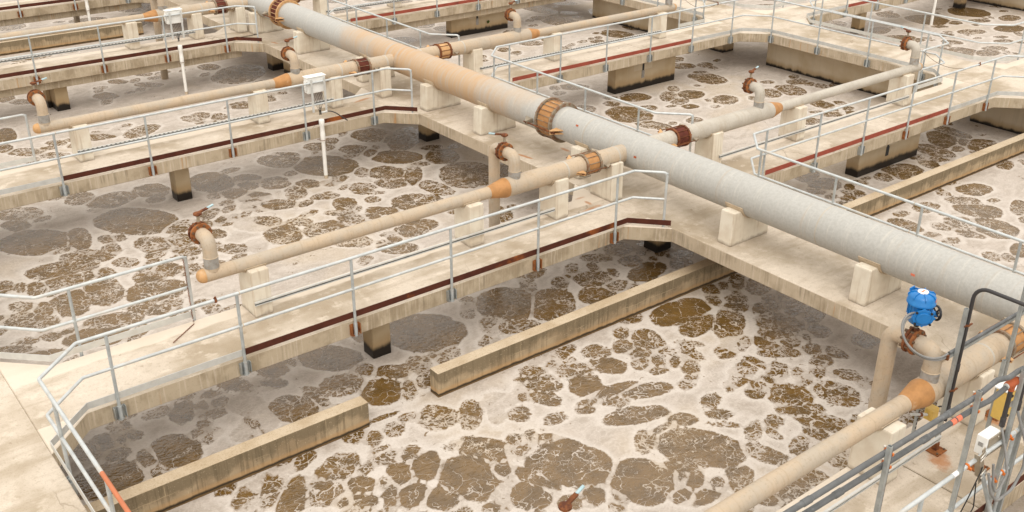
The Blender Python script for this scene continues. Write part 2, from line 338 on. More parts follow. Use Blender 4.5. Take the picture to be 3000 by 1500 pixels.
M['toe_grey'] = plain('grey_aluminium_toe_plate', (0.60, 0.60, 0.57), 0.45, 0.25, 0.4, 0.06, (0.50, 0.42, 0.32), 2.2, 0.58, 0.75, 0.4)
M['rail'] = plain('galvanised_rail', (0.56, 0.585, 0.58), 0.42, 0.25, 0.5, 0.08, (0.54, 0.48, 0.40), 2.0, 0.54, 0.7, 0.5)
M['post'] = plain('galvanised_post', (0.47, 0.50, 0.50), 0.45, 0.25, 0.5, 0.12, (0.40, 0.36, 0.31), 4.0, 0.54, 0.7, 0.45)
M['rail_orange'] = plain('orange_primed_rail', (0.52, 0.17, 0.075), 0.55, 0, 0.4, 0.05)
M['strut'] = plain('zinc_strut_channel', (0.40, 0.42, 0.41), 0.4, 0.4, 0.5, 0.12, (0.30, 0.27, 0.23), 6)
M['strut_light'] = plain('pale_strut_channel', (0.62, 0.62, 0.59), 0.45, 0.2, 0.4, 0.06)
M['strut_slotted'] = slotted_mat()
M['slot'] = plain('slot_shadow_gap', (0.05, 0.05, 0.05), 0.8)
M['conduit'] = plain('grey_conduit', (0.125, 0.128, 0.128), 0.5, 0.1, 0.45, 0.12, (0.20, 0.20, 0.20), 9, 0.55, 0.7, 0.6)
M['conduit_black'] = plain('black_conduit', (0.042, 0.038, 0.038), 0.45, 0, 0.45, 0.1)
M['cable'] = plain('black_cable', (0.02, 0.018, 0.016), 0.6)
M['flex'] = plain('grey_flexible_conduit', (0.24, 0.235, 0.225), 0.5, 0, 0.4, 0.1)
M['pvc'] = plain('white_pvc', (0.84, 0.82, 0.77), 0.35, 0, 0.5, 0.03, (0.60, 0.46, 0.32), 3, 0.62, 0.75, 0.35)
M['box'] = plain('white_enamel', (0.82, 0.81, 0.77), 0.35, 0, 0.5, 0.03)
M['box_label'] = plain('grey_label_print', (0.42, 0.40, 0.37), 0.5, var=0.25)
M['blue'] = plain('blue_enamel', (0.010, 0.17, 0.47), 0.32, 0, 0.5, 0.05, (0.05, 0.30, 0.62), 5, 0.55, 0.75, 0.5)
M['blue_light'] = plain('light_blue_lever_sleeve', (0.42, 0.58, 0.62), 0.45, 0, 0.5)
M['yellow'] = plain('yellow_enamel', (0.72, 0.48, 0.12), 0.45, 0, 0.4, 0.05)
M['black'] = plain('black_plastic', (0.012, 0.011, 0.012), 0.4, 0, 0.5)
M['steel'] = plain('stainless_plate', (0.40, 0.335, 0.25), 0.4, 0.5, 0.5, 0.1)
M['bright'] = plain('bright_steel', (0.66, 0.62, 0.55), 0.3, 0.7, 0.5, 0.06)
M['orange_plastic'] = plain('orange_clamp', (0.62, 0.16, 0.02), 0.5, 0, 0.4, 0.08)
M['fitting'] = plain('orange_red_fitting', (0.44, 0.105, 0.035), 0.6, 0, 0.3, 0.12)
M['sticker'] = plain('red_sticker', (0.75, 0.20, 0.11), 0.5, 0, 0.4, 0.05)
M['white_plate'] = plain('white_name_plate', (0.85, 0.84, 0.82), 0.4, 0, 0.4, 0.02)
M['bolt'] = plain('bolt_steel', (0.16, 0.10, 0.06), 0.7, 0.2, 0.3)
M['pad'] = plain('tan_saddle_liner', (0.55, 0.44, 0.31), 0.8)
M['moss'] = plain('green_moss', (0.07, 0.10, 0.015), 0.9)
M['water'] = water_mat()
# ------------------------------------------------------------------ mesh helpers
ORG = {}
def frame(d):
    d = Vector(d).normalized()
    a = Vector((0, 0, 1)) if abs(d.z) < 0.9 else Vector((1, 0, 0))
    u = d.cross(a).normalized(); v = d.cross(u).normalized()
    return d, u, v

class MB:
    def __init__(self): self.v = []; self.f = []; self.s = []
    def add(self, vs, fs, smooth=False):
        o = len(self.v); self.v += [tuple(x) for x in vs]
        for f in fs: self.f.append([i + o for i in f]); self.s.append(smooth)
        return self
    def box(self, x0, x1, y0, y1, z0, z1):
        vs = [(x0, y0, z0), (x1, y0, z0), (x1, y1, z0), (x0, y1, z0), (x0, y0, z1), (x1, y0, z1), (x1, y1, z1), (x0, y1, z1)]
        return self.add(vs, [(0, 3, 2, 1), (4, 5, 6, 7), (0, 1, 5, 4), (1, 2, 6, 5), (2, 3, 7, 6), (3, 0, 4, 7)])
    def obox(self, c, ax, ay, az):
        c, ax, ay, az = map(Vector, (c, ax, ay, az))
        vs = [c + sx * ax + sy * ay + sz * az for sz in (-1, 1) for sx, sy in ((-1, -1), (1, -1), (1, 1), (-1, 1))]
        if ax.cross(ay).dot(az) < 0:
            fs = [(0, 1, 2, 3), (7, 6, 5, 4), (4, 5, 1, 0), (5, 6, 2, 1), (6, 7, 3, 2), (7, 4, 0, 3)]
        else:
            fs = [(0, 3, 2, 1), (4, 5, 6, 7), (0, 1, 5, 4), (1, 2, 6, 5), (2, 3, 7, 6), (3, 0, 4, 7)]
        return self.add(vs, fs)
    def prism(self, poly, z0, z1):
        n = len(poly)
        area = sum(poly[i][0] * poly[(i + 1) % n][1] - poly[(i + 1) % n][0] * poly[i][1] for i in range(n))
        if area < 0: poly = poly[::-1]
        vs = [(x, y, z0) for x, y in poly] + [(x, y, z1) for x, y in poly]
        fs = [tuple(range(n))[::-1], tuple(range(n, 2 * n))] + [(i, (i + 1) % n, n + (i + 1) % n, n + i) for i in range(n)]
        return self.add(vs, fs)
    def extrude(self, poly3, d):
        """closed planar polygon poly3 pushed along d"""
        d = Vector(d); a = [Vector(p) for p in poly3]; n = len(a)
        nrm = Vector((0, 0, 0))
        for i in range(n): nrm += a[i].cross(a[(i + 1) % n])
        if nrm.dot(d) < 0: a = a[::-1]
        vs = a + [p + d for p in a]
        return self.add(vs, [tuple(range(n))[::-1], tuple(range(n, 2 * n))] + [(i, (i + 1) % n, n + (i + 1) % n, n + i) for i in range(n)])
    def tube(self, pts, r, n=12, caps=True, rs=None):
        pts = [Vector(p) for p in pts]; m = len(pts)
        tan = []
        for i in range(m):
            if i == 0: t = pts[1] - pts[0]
            elif i == m - 1: t = pts[-1] - pts[-2]
            else: t = (pts[i + 1] - pts[i]).normalized() + (pts[i] - pts[i - 1]).normalized()
            tan.append(t.normalized())
        _, u, _ = frame(tan[0]); rows = []
        for i in range(m):
            if i:
                q = tan[i - 1].rotation_difference(tan[i]); u = q @ u
            u = (u - tan[i] * u.dot(tan[i])).normalized(); v = tan[i].cross(u)
            k = 1.0
            if 0 < i < m - 1:
                ca = (pts[i] - pts[i - 1]).normalized().dot((pts[i + 1] - pts[i]).normalized())
                k = 1 / max(0.5, math.sqrt((1 + ca) / 2))
            rr = rs[i] if rs else r
            # mitre: widen in the bend plane only
            bn = Vector((0, 0, 0))
            if 0 < i < m - 1:
                bn = (pts[i + 1] - pts[i]).normalized() - (pts[i] - pts[i - 1]).normalized()
                if bn.length > 1e-4: bn.normalize()
            row = []
            for j in range(n):
                a = 2 * PI * j / n; d = u * math.cos(a) + v * math.sin(a)
                if bn.length > 0.5: d = d + bn * d.dot(bn) * (k - 1)
                row.append(pts[i] + d * rr)
            rows.append(row)
        vs = [p for row in rows for p in row]
        fs = [(i * n + j, i * n + (j + 1) % n, (i + 1) * n + (j + 1) % n, (i + 1) * n + j) for i in range(m - 1) for j in range(n)]
        self.add(vs, fs, True)
        if caps:
            self.add(rows[0], [tuple(range(n))[::-1]]); self.add(rows[-1], [tuple(range(n))])
        return self
    def lathe(self, prof, o, d, n=24, caps=True, smooth=True):
        """prof: list of (t, r) along direction d from o"""
        d, u, v = frame(d); o = Vector(o); rows = []
        u2 = d.cross(u)
        for t, r in prof:
            rows.append([o + d * t + (u * math.cos(2 * PI * j / n) + u2 * math.sin(2 * PI * j / n)) * r for j in range(n)])
        m = len(rows); vs = [p for row in rows for p in row]
        fs = [(i * n + j, i * n + (j + 1) % n, (i + 1) * n + (j + 1) % n, (i + 1) * n + j) for i in range(m - 1) for j in range(n)]
        self.add(vs, fs, smooth)
        if caps:
            if prof[0][1] > 1e-4: self.add(rows[0], [tuple(range(n))[::-1]])
            if prof[-1][1] > 1e-4: self.add(rows[-1], [tuple(range(n))])
        return self
    def disc(self, o, d, r, t, n=24):
        """hard-edged cylinder"""
        d, u, v = frame(d); o = Vector(o); u2 = d.cross(u)
        A = [o + (u * math.cos(2 * PI * j / n) + u2 * math.sin(2 * PI * j / n)) * r for j in range(n)]; B = [p + d * t for p in A]
        self.add(A + B, [(j, (j + 1) % n, n + (j + 1) % n, n + j) for j in range(n)], True)
        self.add(A, [tuple(range(n))[::-1]]); self.add(B, [tuple(range(n))])
        return self
    def annulus(self, o, d, r0, r1, t, n=32):
        d, u, v = frame(d); o = Vector(o); u2 = d.cross(u); R = []
        for rr, tt in ((r0, 0), (r1, 0), (r1, t), (r0, t)):
            R.append([o + d * tt + (u * math.cos(2 * PI * j / n) + u2 * math.sin(2 * PI * j / n)) * rr for j in range(n)])
        for a in range(4):
            b = (a + 1) % 4
            self.add(R[a] + R[b], [(j, (j + 1) % n, n + (j + 1) % n, n + j) for j in range(n)], a in (1, 3))
        return self
    def build(self, name, mat, parent=None, bevel=0.0, seg=1):
        o = ORG[parent] if parent else Vector((0, 0, 0))
        me = bpy.data.meshes.new(name)
        me.from_pydata([(x - o.x, y - o.y, z - o.z) for x, y, z in self.v], [], self.f)
        me.polygons.foreach_set('use_smooth', self.s)
        if bevel or True:
            bm = bmesh.new(); bm.from_mesh(me)
            bmesh.ops.remove_doubles(bm, verts=bm.verts, dist=1e-5)
            if bevel:
                es = [e for e in bm.edges if len(e.link_faces) == 2 and not all(f.smooth for f in e.link_faces) and e.calc_face_angle(0) > 0.5]
                bmesh.ops.bevel(bm, geom=es, offset=bevel, segments=seg, affect='EDGES', profile=0.6)
            for e in bm.edges:
                if len(e.link_faces) == 2 and e.calc_face_angle(0) > 0.7: e.smooth = False
            bm.to_mesh(me); bm.free()
        me.materials.append(M[mat]); me.update()
        ob = bpy.data.objects.new(name, me); COL.objects.link(ob)
        if parent: ob.parent = parent
        ORG[ob] = o.copy()
        return ob

def empty(name, loc):
    o = bpy.data.objects.new(name, None); o.empty_display_size = 0.2; o.location = loc; COL.objects.link(o)
    ORG[o] = Vector(loc); return o
def tag(o, label=None, cat=None, group=None, kind=None):
    if label: o['label'] = label
    if cat: o['category'] = cat
    if group: o['group'] = group
    if kind: o['kind'] = kind
    return o
def thing(name, loc, label, cat, group=None):
    return tag(empty(name, loc), label, cat, group)
def copy_tree(o, parent=None):
    c = o.copy(); COL.objects.link(c)
    if parent: c.parent = parent
    for ch in list(o.children): copy_tree(ch, c)
    return c
def fillet(pts, r, n=5):
    pts = [Vector(p) for p in pts]; out = [pts[0]]
    for i in range(1, len(pts) - 1):
        a = (pts[i - 1] - pts[i]); b = (pts[i + 1] - pts[i]); la, lb = a.length, b.length; a.normalize(); b.normalize()
        ang = a.angle(b)
        if ang > PI - 0.02: out.append(pts[i]); continue
        t = min(r / math.tan(ang / 2), la * 0.49, lb * 0.49); rr = t * math.tan(ang / 2)
        c = pts[i] + (a + b).normalized() * (rr / math.sin(ang / 2))
        p0 = pts[i] + a * t - c; p1 = pts[i] + b * t - c; tot = p0.angle(p1)
        for k in range(n + 1):
            f = k / n; w0 = math.sin((1 - f) * tot) / math.sin(tot); w1 = math.sin(f * tot) / math.sin(tot)
            out.append(c + p0 * w0 + p1 * w1)
    out.append(pts[-1]); return out

